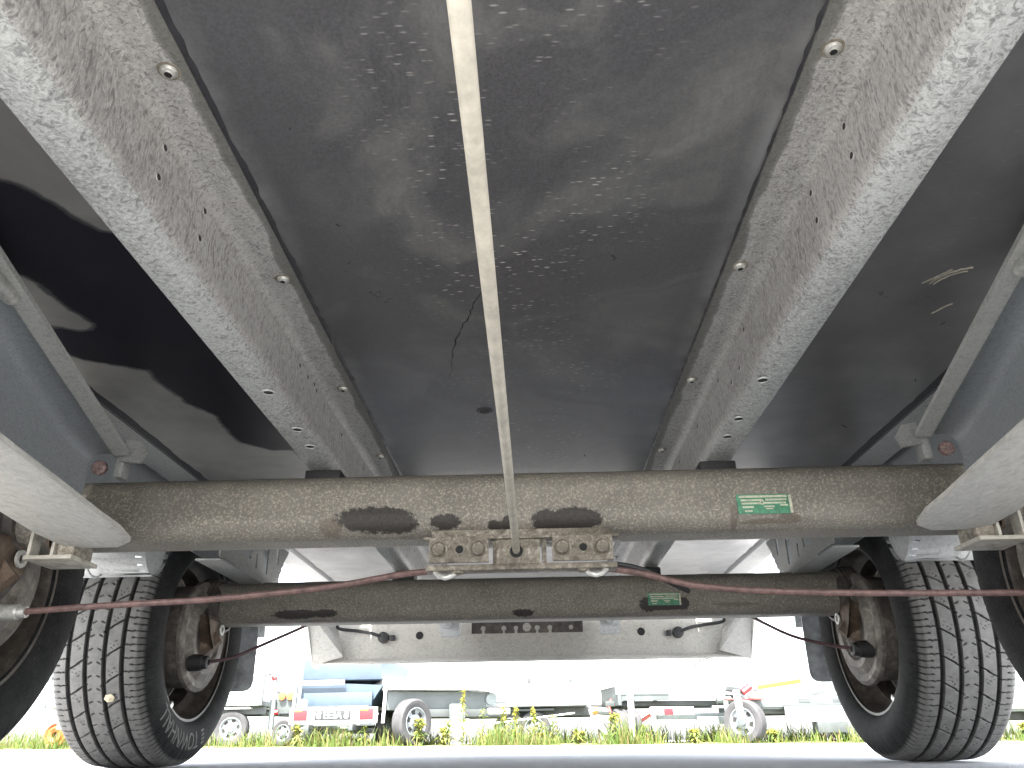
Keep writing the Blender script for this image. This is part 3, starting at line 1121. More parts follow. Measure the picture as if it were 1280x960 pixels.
# ---- mudguards (two arches and a dip between them) and mudflaps
for sg in (-1, 1):
    ya, yb = AXY[0] - .035, AXY[1] - .035
    zc, r = .262, .318
    path = [(ya - r, .30)] + [(ya + r * math.cos(t), zc + r * math.sin(t)) for t in np.linspace(PI * .93, PI * .2, 18)]
    yv = (ya + yb) / 2
    path += [(yv - .045, .345), (yv - .02, .329), (yv + .02, .329), (yv + .045, .345)]
    path += [(yb + r * math.cos(t), zc + r * math.sin(t)) for t in np.linspace(PI * .8, PI * .07, 18)] + [(yb + r, .30)]
    b = MB()
    n = len(path)
    vs = []
    for y, z in path:
        vs += [(sg * .690, y, z), (sg * .955, y, z), (sg * .957, y, z - .012)]
    b.add(vs, [(i * 3 + k, i * 3 + k + 1, i * 3 + k + 4, i * 3 + k + 3) for i in range(n - 1) for k in range(2)])
    g_ = b.build('mudguard', 'galv_bright', T, smooth=40)
    b = MB()       # inner skirt added to block light leaking between floor frame and arches
    sk = [(ya - .34, .40), (ya + .29, .405), (yv - .08, .40), (yv + .08, .40), (yb - .29, .405), (yb + .34, .40)]
    pl_ = sk + [(yb + .34, .56), (ya - .34, .56)]
    b.prism([(y, z) for y, z in pl_], (sg * .678, 0, 0), (0, 1, 0), (0, 0, 1), sg * .002)
    b.build('skirt', 'galv_blue', g_, smooth=0)
    b = MB()       # rounded spat closing the dip on the inner side
    cy = yv - .03
    sec = [(cy + .05 * math.cos(t), .395 + .075 * math.sin(t)) for t in np.linspace(PI, 2 * PI, 14)]
    vs = [(sg * x, y, z) for x in (.662, .768) for y, z in sec]
    b.add(vs, [(k, k + 1, 15 + k - 1, 14 + k) for k in range(13)])
    b.add([(sg * .668, y, z) for y, z in sec], [tuple(range(14))])
    b.tube([(sg * .7685, y, z) for y, z in sec], .002, 6)
    b.build('spat', 'galv_bright', g_)
    b = MB()
    y = AXY[1] + .255
    poly = [(.700, .50), (.697, .19), (.700, .178), (.708, .170), (.722, .167), (.92, .167), (.935, .172), (.94, .19), (.94, .50)]
    b.prism([(sg * x, z) for x, z in poly], (0, y, 0), (1, 0, 0), (0, 0, 1), .006)
    b.build('mudflap', 'flap', T)

# ---- drawbar arms (C channels running forward from the front axle, top edge rising)
for sg in (-1, 1):
    # y, lip inner, web x, z bottom, z of the web's top corner, straight top edge (x, z)
    st = []
    for y, li, wx, zb, zw in [(1.000, .530, .598, .287, .416), (.975, .508, .600, .285, .420), (.915, .492, .5955, .285, .4205), (.85, .484, .584, .2855, .4235), (.80, .476, .575, .2857, .430),
                              (.75, .468, .566, .286, .440), (.71, .4625, .557, .2865, .454), (.667, .457, .548, .287, .472), (.62, .4505, .538, .288, .482), (.56, .4425, .529, .288, .486), (.45, .428, .512, .29, .487), (.1, .380, .463, .29, .487), (-.85, .25, .333, .29, .487)]:
        te = .5535 - .139 * (.975 - y)
        zs = min(.4205 + .159 * (.975 - y), .486)
        st.append((y, li, wx, zb, max(zw, zs - .004), zs, te))
    b = MB()
    vs = []
    nn = 0
    for y, li, wx, zb, zt, zs, te in st:
        ring = [(li, zb + .006), (li + .0015, zb + .002), (li + .005, zb), (wx - .010, zb), (wx - .003, zb + .003), (wx, zb + .010), (wx, zt - .012), (wx - .004, zt - .003), (wx - .013, zt), (te + .004, zs), (te, zs - .002), (te, zs - .014),
                (te - .0025, zs - .014), (te - .003, zs + .0025), (wx - .010, zt + .003), (wx + .0015, zt - .003), (wx + .003, zt - .012), (wx + .003, zb + .008), (wx, zb - .001), (wx - .008, zb - .003), (li + .004, zb - .003), (li - .003, zb), (li - .003, zb + .006)]
        nn = len(ring)
        vs += [(sg * x, y, z) for x, z in ring]
    b.f = []
    L = len(st)
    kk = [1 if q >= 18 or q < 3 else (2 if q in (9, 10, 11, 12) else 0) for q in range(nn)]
    b.v = vs
    for i in range(L - 1):
        for k in range(nn):
            b.f.append((i * nn + k, i * nn + (k + 1) % nn, (i + 1) * nn + (k + 1) % nn, (i + 1) * nn + k))
            b.mi.append(kk[k])
    b.f += [tuple(range(nn))[::-1], tuple((L - 1) * nn + k for k in range(nn))]
    b.mi += [0, 0]
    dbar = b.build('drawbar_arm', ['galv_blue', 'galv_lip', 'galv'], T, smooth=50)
    # top edge strip, seen as the pale bar
    b = MB()
    pts = [(te - .002, y, zs - .0105) for y, li, wx, zb, zt, zs, te in st if y < .99]
    vs = []
    for x, y, z in pts:
        wd = .021
        vs += [(sg * (x - wd), y, z), (sg * (x + .0), y, z - .001), (sg * (x + .0), y, z - .006), (sg * (x - wd), y, z - .006)]
    b.add(vs, [(i * 4 + k, i * 4 + (k + 1) % 4, (i + 1) * 4 + (k + 1) % 4, (i + 1) * 4 + k) for i in range(len(pts) - 1) for k in range(4)] + [(0, 1, 2, 3)])
    b.build('edge_strip', 'galv_strip', dbar, smooth=0)
    b = MB()      # short tube end clipped above the strip
    b.tube([(sg * .498, .645, .452), (sg * .492, .60, .450), (sg * .47, .45, .445)], .0085, 14)
    b.build('tube_end', 'bright', dbar)
    b = MB()      # clip and gusset at the axle
    b.prism([(.0, .0), (.03, -.004), (.034, .012), (.022, .03), (.0, .034)], (sg * .545, .985, .398), (-sg, 0, 0), (0, .2, 1), .004)
    b.box((sg * .548, .996, .395), (.012, .02, .035), bev=.003)
    b.build('gusset', 'galv', dbar)
    b = MB()
    b.lathe([(0, .004), (-.002, .010), (-.009, .0105), (-.012, .007), (-.012, .0001)], (0, 1, 0), (sg * .578, 1.0, .3935), 8)
    b.build('axle_bolt', 'redwax', dbar)
    # U bracket under the beam end
    b = MB()
    b.box((sg * .613, 1.012, .2685), (.064, .066, .0055), bev=.0012)
    b.box((sg * .640, .990, .297), (.0045, .020, .052), bev=.001)
    b.box((sg * .609, .990, .293), (.0045, .020, .044), bev=.001)
    u = b.build('axle_bracket', 'bracket_light', T, org=(sg * .613, .985, .28))
    b = MB()
    b.box((sg * .5945, 1.008, .2895), (.024, .046, .037), bev=.003)
    b.build('spacer_block', 'bracket', u)
    b = MB()
    b.lathe([(0, .0105), (sg * .004, .0095), (sg * .006, .004), (sg * .006, .0001)], (1, 0, 0), (sg * .6115, .984, .290), 14)
    b.build('bolt', 'rust', u)
    b = MB()
    b.prism([(.250, .384), (.312, .384), (.322, .440), (.244, .440)], (0, 2.79, 0), (sg, 0, 0), (0, 0, 1), -sg * .06)
    b.build('rail_end', 'galv_bright', T, smooth=0)

# ---- mounting brackets of the rear axle with punched slots
for sg in (-1, 1):
    b = MB()
    outline = [(1.50, .384), (1.74, .376), (1.80, .385), (1.87, .410), (1.90, .455), (1.93, .487), (1.50, .487)]
    cells = .006
    ysn, zsn = np.arange(1.50, 1.935, cells), np.arange(.372, .4875, cells)

    def inside(y, z):
        top = .487
        lo = np.interp(y, [1.50, 1.74, 1.80, 1.87, 1.90, 1.93], [.384, .376, .385, .410, .455, .487])
        if not lo <= z <= top: return False
        for (a, c, e, f) in ((1.62, 1.668, .415, .478), (1.75, 1.785, .40, .47), (1.70, 1.712, .40, .43), (1.55, 1.575, .43, .47), (1.835, 1.855, .44, .472)):
            if a < y < c and e < z < f: return False
        return True
    idx = {}

    def vid(i, j, t):
        if (i, j, t) not in idx:
            idx[(i, j, t)] = len(b.v)
            b.v.append((sg * (.600 + .003 * t), 1.50 + i * cells, .372 + j * cells))
        return idx[(i, j, t)]
    occ = {(i, j) for i in range(73) for j in range(20) if inside(1.50 + (i + .5) * cells, .372 + (j + .5) * cells)}
    for i, j in occ:
        for t in (0, 1):
            b.f.append((vid(i, j, t), vid(i + 1, j, t), vid(i + 1, j + 1, t), vid(i, j + 1, t)))
        for di, dj, q in ((-1, 0, ((0, 0), (0, 1))), (1, 0, ((1, 0), (1, 1))), (0, -1, ((0, 0), (1, 0))), (0, 1, ((0, 1), (1, 1)))):
            if (i + di, j + dj) not in occ:
                (a, c), (e, f) = q
                b.f.append((vid(i + a, j + c, 0), vid(i + e, j + f, 0), vid(i + e, j + f, 1), vid(i + a, j + c, 1)))
    b.mi = [0] * len(b.f)
    mbk = b.build('axle_mount', 'galv', T, smooth=0)
    b = MB()
    b.box((sg * .627, 1.68, .380), (.052, .34, .004), bev=.001)
    b.build('mount_foot', 'galv', mbk)
    b = MB()
    b.lathe([(0, .016), (-sg * .006, .015), (-sg * .006, .011), (-sg * .014, .010), (-sg * .014, .0001)], (1, 0, 0), (sg * .5995, 1.645, .448), 6)
    b.build('bolt', 'rust', mbk)

# ---- rear cross-member with end plates, keyhole plate, lamp gear and props
YB = 2.90
b = MB()
pr = [(YB - .055, .3005), (YB - .057, .3035), (YB - .052, .3085), (YB - .006, .318), (YB - .002, .324), (YB - .002, .470), (YB + .001, .470), (YB + .001, .322), (YB - .004, .3145), (YB - .050, .305), (YB - .053, .2985)]
b.sweep(None, [(-.755, y, z) for y, z in pr], [(.755, y, z) for y, z in pr], 10)
bump = b.build('rear_crossmember', 'galv_bumper', T, smooth=40)
for sg in (-1, 1):
    b = MB()
    b.prism([(YB - .20, .475), (YB - .20, .42), (YB - .085, .295), (YB - .06, .288), (YB + .002, .288), (YB + .002, .475)], (sg * .758, 0, 0), (0, 1, 0), (0, 0, 1), sg * .004)
    vs = [(sg * .757, YB - .20, .46), (sg * .757, YB - .085, .293), (sg * .662, YB - .05, .325), (sg * .69, YB - .012, .40), (sg * .69, YB - .10, .465)]
    b.add(vs, [(0, 1, 2, 3), (0, 3, 4)])
    vs2 = [(x, y + .003, z + .001) for x, y, z in vs]
    b.add(vs2, [(0, 1, 2, 3), (0, 3, 4)])
    b.build('end_plate', 'galv_lip', bump, smooth=0)
    b = MB()      # lamp socket and lead
    b.lathe([(0, .020), (-.02, .019), (-.022, .012), (-.022, .0001)], (0, 1, 0), (sg * .53, YB - .0035, .392), 16)
    b.box((sg * .497, YB - .012, .390), (.018, .014, .020), bev=.003)
    b.build('lamp_socket', 'black', bump)
    b = MB()
    b.tube(smooth_path([(sg * .53, YB - .018, .392), (sg * .57, YB - .03, .405), (sg * .62, YB - .02, .415), (sg * .69, YB - .05, .425), (sg * .66, YB - .06, .47)]), .006, 8)
    b.build('lamp_lead', 'black', bump)
    b = MB()
    b.lathe([(0, .014), (-.0015, .013), (-.0015, .0001)], (0, 1, 0), (sg * .40, YB - .003, .398), 12)
    b.build('drain_hole', 'hole', bump)
    for x in (.22, .43, .60):
        b = MB()
        b.lathe([(0, .007), (-.0012, .006), (-.0012, .0001)], (0, -.2, -1), (sg * x, YB - .03, .309), 10)
        b.build('rivet', 'hole', bump)
    b = MB()      # rear prop leg
    b.box((sg * .835, YB + .05, .435), (.036, .036, .155), bev=.003)
    b.box((sg * .835, YB + .05, .358), (.11, .075, .006), bev=.002)
    b.build('prop_leg', 'galv_bright', T)
# keyhole plate
b = MB()
cz = .0025
occ = set()
for i in range(int(.40 / cz)):
    for j in range(int(.066 / cz)):
        x, z = -.21 + (i + .5) * cz, .398 + (j + .5) * cz
        ok = True
        for hx in (-.168, -.094, -.05, .026, .072):
            if abs(x - hx) < .0045 and z < .414: ok = False
            if (x - hx) ** 2 + (z - .4155) ** 2 < .0088 ** 2: ok = False
        if (x + .011) ** 2 + (z - .418) ** 2 < .015 ** 2: ok = False
        if (x - .148) ** 2 + (z - .416) ** 2 < .008 ** 2: ok = False
        if ok: occ.add((i, j))
idx = {}


def vid2(i, j, t):
    if (i, j, t) not in idx:
        idx[(i, j, t)] = len(b.v)
        b.v.append((-.21 + i * cz, YB - .022 + .003 * t, .398 + j * cz))
    return idx[(i, j, t)]


for i, j in occ:
    for t in (0, 1):
        b.f.append((vid2(i, j, t), vid2(i + 1, j, t), vid2(i + 1, j + 1, t), vid2(i, j + 1, t)))
    for di, dj, q in ((-1, 0, ((0, 0), (0, 1))), (1, 0, ((1, 0), (1, 1))), (0, -1, ((0, 0), (1, 0))), (0, 1, ((0, 1), (1, 1)))):
        if (i + di, j + dj) not in occ:
            (a, c), (e, f) = q
            b.f.append((vid2(i + a, j + c, 0), vid2(i + e, j + f, 0), vid2(i + e, j + f, 1), vid2(i + a, j + c, 1)))
b.mi = [0] * len(b.f)
b.build('keyhole_plate', 'arm', bump, smooth=0)


# ================================================================== THE ROW OF PARKED TRAILERS BEHIND THE VERGE
def far_wheel(parent, c, r, wd, rotz, name='wheel'):
    """small road wheel; axle direction = local x turned by rotz"""
    a = (math.cos(rotz), math.sin(rotz), 0)
    wq = empty(name, c, parent)
    b = MB()
    b.lathe([(-wd * .42, r * .62), (-wd * .5, r * .78), (-wd * .5, r * .92), (-wd * .36, r), (0, r * 1.01), (wd * .36, r), (wd * .5, r * .92), (wd * .5, r * .78), (wd * .42, r * .62)], a, c, 36)
    b.build('tyre', 'farrubber', wq, org=c)
    b = MB()
    for sgn in (-1, 1):
        b.lathe([(sgn * wd * .44, r * .64), (sgn * wd * .46, r * .60), (sgn * wd * .30, r * .52), (sgn * wd * .28, r * .40), (sgn * wd * .34, r * .34), (sgn * wd * .34, r * .2), (sgn * wd * .46, r * .17), (sgn * wd * .46, .0001)], a, c, 36)
    for q_ in range(len(b.f)):       # ventilation slots between the spokes
        ring_, seg_ = (q_ // 36) % 7, q_ % 36
        if ring_ in (2, 3) and seg_ % 6 < 3: b.mi[q_] = 1
    ad = Vector(a)
    e = Vector((0, 0, 1))
    q = ad.cross(e)
    for k in range(5):
        p = Vector(c) + ad * -wd * .36 + (e * math.cos(k * 2 * PI / 5) + q * math.sin(k * 2 * PI / 5)) * r * .27
        b.lathe([(0, r * .05), (-.012, r * .05), (-.012, .0001)], a, p, 6)
    b.build('rim', ['farrim', 'hole'], wq, org=c)
    return wq


def place(root, pts):
    """local (x along, y across, z up) -> world for a root standing at its location"""
    rm = Matrix.Rotation(root['_rz'], 3, 'Z')
    return [rm @ Vector(p) + ORG[root.name] for p in pts]


def lbox(b, root, c, d, bev=.004, extra=None):
    rm = Matrix.Rotation(root['_rz'], 3, 'Z')
    b.box(rm @ Vector(c) + ORG[root.name], d, rot=rm if extra is None else rm @ extra, bev=bev)
    return b


def far_root(name, x, y, rzz, label, cat='trailer', group='parked trailers behind the grass verge'):
    o = empty(name, (x, y, GZ(x)))
    o['_rz'] = rzz
    tag(o, label, cat, group)
    return o


def part(root, name, mat, boxes, parent=None, bev=.006):
    b = MB()
    for c, d_ in boxes: lbox(b, root, c, d_, bev)
    return b.build(name, mat, parent or root)


def ltube(root, name, mat, pts, r, parent=None, n=8):
    b = MB()
    b.tube(place(root, pts), r, n)
    return b.build(name, mat, parent or root)


def wheel_on(root, c, r, wd, across=True):
    p = place(root, [c])[0]
    return far_wheel(root, p, r, wd, root['_rz'] + (PI / 2 if across else 0))


# 1 -- white drop-side trailer at the left, drawbar pointing right
t1 = far_root('drop_side_trailer', -5.4, 12.1, R(4), 'white drop-side trailer on the far left with round amber reflectors at its nose')
part(t1, 'side_board', 'white', [((0, -.55, .74), (3.0, .03, .30)), ((0, -.55, 1.06), (3.0, .03, .30))])
part(t1, 'rear_board', 'white', [((0, .55, .9), (3.0, .03, .62))])
part(t1, 'front_board', 'white', [((1.5, 0, .9), (.03, 1.1, .62))])
for x in (1.49, -1.49): part(t1, 'corner_post', 'zinc', [((x, -.56, .88), (.05, .05, .70))])
part(t1, 'board_seam', 'zinc', [((0, -.568, .90), (3.0, .006, .02))], bev=0)
for x in (.3, 1.1):
    part(t1, 'latch', 'zinc_dark', [((x, -.575, .90), (.05, .02, .10))])
part(t1, 'bed', 'zinc_pale', [((0, 0, .56), (3.02, 1.14, .06))])
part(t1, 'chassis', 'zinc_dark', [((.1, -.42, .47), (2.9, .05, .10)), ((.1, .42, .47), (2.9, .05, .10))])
for x in (1.10, .25):
    wheel_on(t1, (x, -.46, .235), .235, .16)
    part(t1, 'mudguard', 'white', [((x, -.47, .50), (.5, .2, .02))])
ltube(t1, 'drawbar', 'zinc_pale', [(1.4, -.1, .44), (1.9, -.12, .42), (2.3, -.15, .33)], .035)
ltube(t1, 'coupling', 'zinc', [(2.2, -.14, .35), (2.38, -.16, .31), (2.42, -.16, .31)], .05)
for x, z in ((1.72, .66), (1.84, .66)):
    b = MB()
    b.lathe([(0, .055), (-.03, .05), (-.035, .0001)], Matrix.Rotation(t1['_rz'], 3, 'Z') @ Vector((0, 1, 0)), place(t1, [(x, -.3, z)])[0], 16)
    b.build('reflector', 'orange', t1)
part(t1, 'reflector_board', 'zinc', [((1.78, -.26, .60), (.30, .03, .34))])
ltube(t1, 'brake_lever', 'redlamp', [(1.55, -.3, .90), (1.62, -.3, .92)], .03)
ltube(t1, 'jockey_clamp', 'redlamp', [(1.58, -.3, .44), (1.68, -.3, .45)], .035)
for pts in ([(1.0, -.58, 1.05), (1.3, -.6, .98), (1.55, -.4, .95), (1.68, -.35, .82)], [(2.15, -.3, 1.0), (1.95, -.3, .93), (1.78, -.3, .86)]):
    ltube(t1, 'lead', 'zinc_dark', pts, .008, n=6)
wq = far_wheel(t1, place(t1, [(1.82, -.38, .175)])[0], .175, .11, t1['_rz'] + R(70), 'jockey_wheel')
ltube(t1, 'jockey_tube', 'zinc_pale', [(1.60, -.30, .22), (1.60, -.30, .62)], .045)

# 2 -- blue-grey trailer, tail end to us
t2 = far_root('box_trailer', -2.75, 11.35, R(-4), 'blue-grey covered trailer with red tail lamps and a number plate')
part(t2, 'lamp_board', 'white', [((0, -.02, .39), (1.22, .05, .20))])
part(t2, 'bumper_strip', 'zinc', [((0, -.01, .275), (1.16, .06, .03))])
part(t2, 'tailgate', 'bluetarp', [((.0, .12, .60), (.98, .03, .18))])
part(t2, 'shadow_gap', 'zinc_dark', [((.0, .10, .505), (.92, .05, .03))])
b = MB()
b.prism([(-.55, .52), (.45, .52), (.62, .78), (-.55, .84)], place(t2, [(0, .16, 0)])[0], Matrix.Rotation(t2['_rz'], 3, 'Z') @ Vector((1, 0, 0)), (0, 0, 1), -1.8)
b.build('body', 'bluetarp', t2)
part(t2, 'cover', 'bluetarp', [((.02, 1.0, 1.0), (1.15, 1.7, .30))], bev=.04)
part(t2, 'cover_rail', 'white', [((-.24, .08, .82), (.66, .05, .06))])
part(t2, 'corner_post', 'zinc_pale', [((-.60, .08, .66), (.05, .05, .36))])
for x, ws in ((-.45, 1), (.47, 1)):
    lp = part(t2, 'tail_lamp', 'redlamp', [((x, -.055, .40), (.19, .05, .14))])
    part(t2, 'indicator', 'orange', [((x - .03, -.07, .455), (.12, .03, .03))], lp)
b = MB()
b.lathe([(0, .055), (-.02, .05), (-.022, .0001)], (0, 1, 0), place(t2, [(-.43, -.03, .55)])[0], 18)
b.build('white_reflector', 'white', t2)
pl = part(t2, 'number_plate', 'plate', [((.0, -.052, .395), (.50, .012, .125))], bev=.003)
cu = bpy.data.curves.new('plate_text', 'FONT')
cu.body = '8 EE3A 8'
cu.align_x = 'CENTER'
cu.align_y = 'CENTER'
cu.size = .125
cu.space_character = .95
cu.extrude = .002
to = bpy.data.objects.new('plate_text', cu)
COL.objects.link(to)
me = bpy.data.meshes.new_from_object(to.evaluated_get(bpy.context.evaluated_depsgraph_get()))
bpy.data.objects.remove(to)
me.materials.clear()
me.materials.append(M['white'])
tx = bpy.data.objects.new('plate_text', me)
COL.objects.link(tx)
tx.parent = pl
tx.location = place(t2, [(0, -.062, .392)])[0] - ORG[t2.name]
tx.rotation_euler = (PI / 2, 0, t2['_rz'])
part(t2, 'chassis', 'zinc_dark', [((-.3, .5, .24), (.06, 1.4, .08)), ((.3, .5, .24), (.06, 1.4, .08)), ((0, .35, .20), (1.0, .07, .07))])
for x in (-.52, .52):
    far_wheel(t2, place(t2, [(x, .75, .23)])[0], .23, .15, t2['_rz'])

# 3 -- galvanised flatbed, standing at an angle, big wheel in front
t3 = far_root('flatbed_trailer', -1.35, 12.3, R(20), 'galvanised flatbed trailer with a large silver wheel beside the number plate', group='parked trailers behind the grass verge')
part(t3, 'bed', 'white', [((0, 0, .80), (2.0, 1.5, .16))], bev=.01)
part(t3, 'bed_lip', 'zinc_pale', [((0, -.76, .735), (2.0, .02, .05))])
part(t3, 'chassis', 'zinc', [((.1, -.55, .58), (2.1, .08, .24)), ((.1, .5, .58), (2.1, .08, .24)), ((-.85, 0, .6), (.08, 1.1, .22)), ((.85, 0, .6), (.08, 1.1, .22))])
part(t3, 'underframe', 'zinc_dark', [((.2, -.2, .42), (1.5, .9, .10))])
part(t3, 'step_box', 'zinc_pale', [((.0, -.78, .42), (.20, .12, .22))])
part(t3, 'marker_board', 'white', [((.62, -.74, .44), (.32, .03, .075))])
b = MB()
b.lathe([(0, .09), (-.03, .085), (-.04, .05), (-.04, .0001)], Matrix.Rotation(t3['_rz'], 3, 'Z') @ Vector((0, 1, 0)), place(t3, [(.55, -.60, .60)])[0], 20)
b.build('side_lamp', 'zinc_pale', t3)
far_wheel(t3, place(t3, [(-.62, -.72, .30)])[0], .30, .20, R(-38))
far_wheel(t3, place(t3, [(-.45, .60, .30)])[0], .30, .20, t3['_rz'] + PI / 2)
part(t3, 'bed_stop', 'yellow', [((.98, -.77, .86), (.05, .02, .04))])
ltube(t3, 'support_leg', 'white', [(-.98, -.6, .72), (-1.0, -.62, .30)], .022)

# 4 -- white drop-side trailer in the middle
t4 = far_root('drop_side_trailer', -.12, 12.6, R(-5), 'long white drop-side trailer in the middle whose nose meets the red cable loop')
part(t4, 'side_board', 'white', [((0, -.7, .70), (1.75, .03, .26)), ((0, -.7, .98), (1.75, .03, .26))])
part(t4, 'front_board', 'white', [((.87, 0, .84), (.03, 1.4, .54))])
part(t4, 'rear_board', 'white', [((-.87, 0, .84), (.03, 1.4, .54))])
part(t4, 'board_seam', 'zinc', [((0, -.718, .84), (1.75, .006, .018))], bev=0)
for x in (-.6, .1, .7):
    part(t4, 'latch', 'zinc_dark', [((x, -.725, .855), (.05, .02, .09))])
part(t4, 'bed', 'zinc', [((0, 0, .53), (1.78, 1.42, .07))])
part(t4, 'sill', 'zinc_pale', [((0, -.73, .53), (1.80, .02, .05))])
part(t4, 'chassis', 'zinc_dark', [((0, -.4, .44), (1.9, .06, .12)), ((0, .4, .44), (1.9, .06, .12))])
for x in (-.20, .16):
    wheel_on(t4, (x, -.58, .22), .22, .16)
part(t4, 'mudguard', 'zinc_dark', [((0, -.58, .46), (.9, .18, .03))])
ltube(t4, 'drawbar', 'zinc_pale', [(.8, -.3, .46), (1.4, -.2, .42)], .05)
ltube(t4, 'coupling', 'zinc', [(1.36, -.22, .44), (1.52, -.22, .56), (1.60, -.22, .58)], .06)
ltube(t4, 'handle', 'zinc_dark', [(1.48, -.25, .62), (1.50, -.25, .80)], .022)
ltube(t4, 'jockey_leg', 'white', [(.98, -.55, .46), (1.02, -.58, .30), (1.24, -.70, .10)], .045)
far_wheel(t4, place(t4, [(1.16, -.62, .14)])[0], .14, .09, R(30), 'jockey_wheel')
ltube(t4, 'strut_wire', 'white', [(-.75, -.95, .25), (.75, -.95, .40)], .009)
ltube(t4, 'red_cable', 'redhose', [(1.30, -.5, .62), (1.22, -.52, .50), (1.26, -.55, .36), (1.45, -.58, .29), (1.68, -.58, .30), (1.86, -.55, .40), (1.90, -.5, .54), (1.84, -.45, .62)], .025)
ltube(t4, 'clamp', 'redlamp', [(1.30, -.5, .52), (1.42, -.5, .62)], .04)
ltube(t4, 'amber_lamp', 'orange', [(.98, -.62, .42), (1.06, -.62, .44)], .05)
for z, L in ((.76, .26), (.735, .22)):
    part(t4, 'print_line', 'zinc', [((-.02, -.7175, z), (L, .004, .012))], bev=0)

# 5 -- grey-green low trailer right of the post
t5 = far_root('low_loader_trailer', 1.86, 12.4, R(9), 'grey-green low trailer with a red lamp between the steel post and the spoked wheel')
part(t5, 'bed', 'white', [((.1, 0, .86), (1.9, 1.3, .22))], bev=.01)
part(t5, 'bed_edge', 'zinc_dark', [((.1, -.66, .765), (1.9, .02, .02))])
part(t5, 'side_rail', 'zinc_pale', [((.1, -.67, .70), (1.9, .03, .12))])
part(t5, 'end_board', 'zinc', [((-.80, -.2, .68), (.05, 1.0, .36)), ((-.45, -.66, .69), (.75, .02, .26))])
part(t5, 'chassis', 'zinc_dark', [((0, -.45, .53), (1.9, .06, .07)), ((0, .45, .53), (1.9, .06, .07))])
part(t5, 'axle', 'zinc_pale', [((.3, -.4, .36), (1.0, .08, .08)), ((.6, -.5, .30), (.5, .06, .10))])
for x in (-.78, -.62):
    far_wheel(t5, place(t5, [(x, -.55, .23)])[0], .23, .16, R(15))
lp = part(t5, 'lamp_bar', 'white', [((-.1, -.80, .42), (.62, .03, .10))])
part(t5, 'tail_lamp', 'redlamp', [((-.16, -.83, .41), (.13, .04, .08))], lp)
ltube(t5, 'drawbar', 'zinc_pale', [(.85, -.4, .60), (1.15, -.5, .58)], .05)
ltube(t5, 'coupling', 'zinc', [(.60, -.7, .55), (.80, -.72, .56)], .05)
ltube(t5, 'jockey_tube', 'zinc_pale', [(.70, -.78, .56), (.70, -.80, .22)], .035)
far_wheel(t5, place(t5, [(.80, -.85, .13)])[0], .13, .10, R(35), 'jockey_wheel')
part(t5, 'print_line', 'zinc', [((.32, -.655, .86), (.34, .004, .016)), ((.30, -.655, .80), (.12, .004, .012))], bev=0)

# 6 -- car transporter at the right
t6 = far_root('car_transporter', 4.1, 12.3, R(3), 'low galvanised transporter on the right with a yellow strap along its edge')
b = MB()
e1 = Matrix.Rotation(R(-7), 3, 'Y')
lbox(b, t6, (-.55, -.72, .64), (1.3, .05, .12), .006, e1)
b.build('ramp_rail', 'zinc', t6)
b = MB()
lbox(b, t6, (-.75, -.74, .75), (.62, .03, .06), .01, e1)
b.build('strap', 'yellow', t6)
part(t6, 'side_rail', 'zinc', [((.6, -.75, .53), (3.6, .05, .15))])
part(t6, 'top_rail', 'zinc_pale', [((2.2, -.75, .67), (1.8, .04, .06))])
for x in (-.45, .02):
    part(t6, 'rail_mark', 'zinc_dark', [((x, -.778, .535), (.16, .006, .045))], bev=0)
part(t6, 'deck', 'white', [((.8, 0, .62), (3.4, 1.4, .05))])
part(t6, 'skirt', 'zinc_pale', [((.35, -.80, .40), (2.2, .03, .13))])
part(t6, 'skirt_edge', 'zinc_dark', [((.35, -.805, .475), (2.2, .02, .015))])
part(t6, 'chassis', 'zinc', [((.4, -.5, .44), (3.4, .07, .12)), ((.4, .5, .44), (3.4, .07, .12)), ((-.9, -.2, .50), (.3, 1.1, .14))])
part(t6, 'tool_box', 'zinc_dark', [((-.12, -.70, .20), (.42, .20, .14))])
for x in (.55, 1.35):
    far_wheel(t6, place(t6, [(x, -.70, .21)])[0], .21, .16, t6['_rz'] + R(100))
far_wheel(t6, place(t6, [(-1.36, -.95, .275)])[0], .275, .19, R(-130))
part(t6, 'mudguard', 'redhose', [((-1.3, -.8, .56), (.5, .2, .02))])
ltube(t6, 'coupling', 'zinc', [(-1.55, -.9, .72), (-1.40, -.9, .70), (-1.28, -.88, .66)], .06)
ltube(t6, 'brake_lever', 'redlamp', [(-1.34, -.95, .64), (-1.22, -.95, .72)], .045)
ltube(t6, 'jockey_tube', 'white', [(-1.48, -1.12, .66), (-1.46, -1.16, .30)], .045)
ltube(t6, 'strap_end', 'zinc_dark', [(-1.25, -.74, .66), (-1.05, -.74, .68)], .012)
ltube(t6, 'winch_handle', 'zinc_dark', [(-1.95, -.9, .98), (-1.88, -.9, 1.06), (-1.62, -.9, 1.12)], .018)

# 7 -- machine with orange wheels on the far left, small trailer at the far right
t7 = far_root('garden_machine', -6.35, 11.9, R(10), 'small machine with orange wheels and a teal cover glimpsed behind the front left tyre', 'machine', None)
part(t7, 'cover', 'teal', [((.1, .1, .62), (.36, .5, .34))], bev=.06)
part(t7, 'frame', 'zinc_pale', [((.12, -.2, .28), (.9, .5, .07))])
for x, z, r in ((-.34, .18, .15), (.42, .38, .13)):
    b = MB()
    p = place(t7, [(x, -.42, z)])[0]
    b.lathe([(0, r * .3), (-.02, r * .6), (.02, r * .8), (.0, r), (.10, r), (.10, r * .3)], (0, 1, 0), p, 20)
    b.build('disc', 'orange_paint', t7)
t8 = far_root('utility_trailer', 7.6, 12.6, R(-6), 'sandy coloured trailer glimpsed at the far right edge behind the rear tyre')
part(t8, 'body', 'zinc_pale', [((0, 0, .62), (1.7, 1.1, .46))], bev=.02)
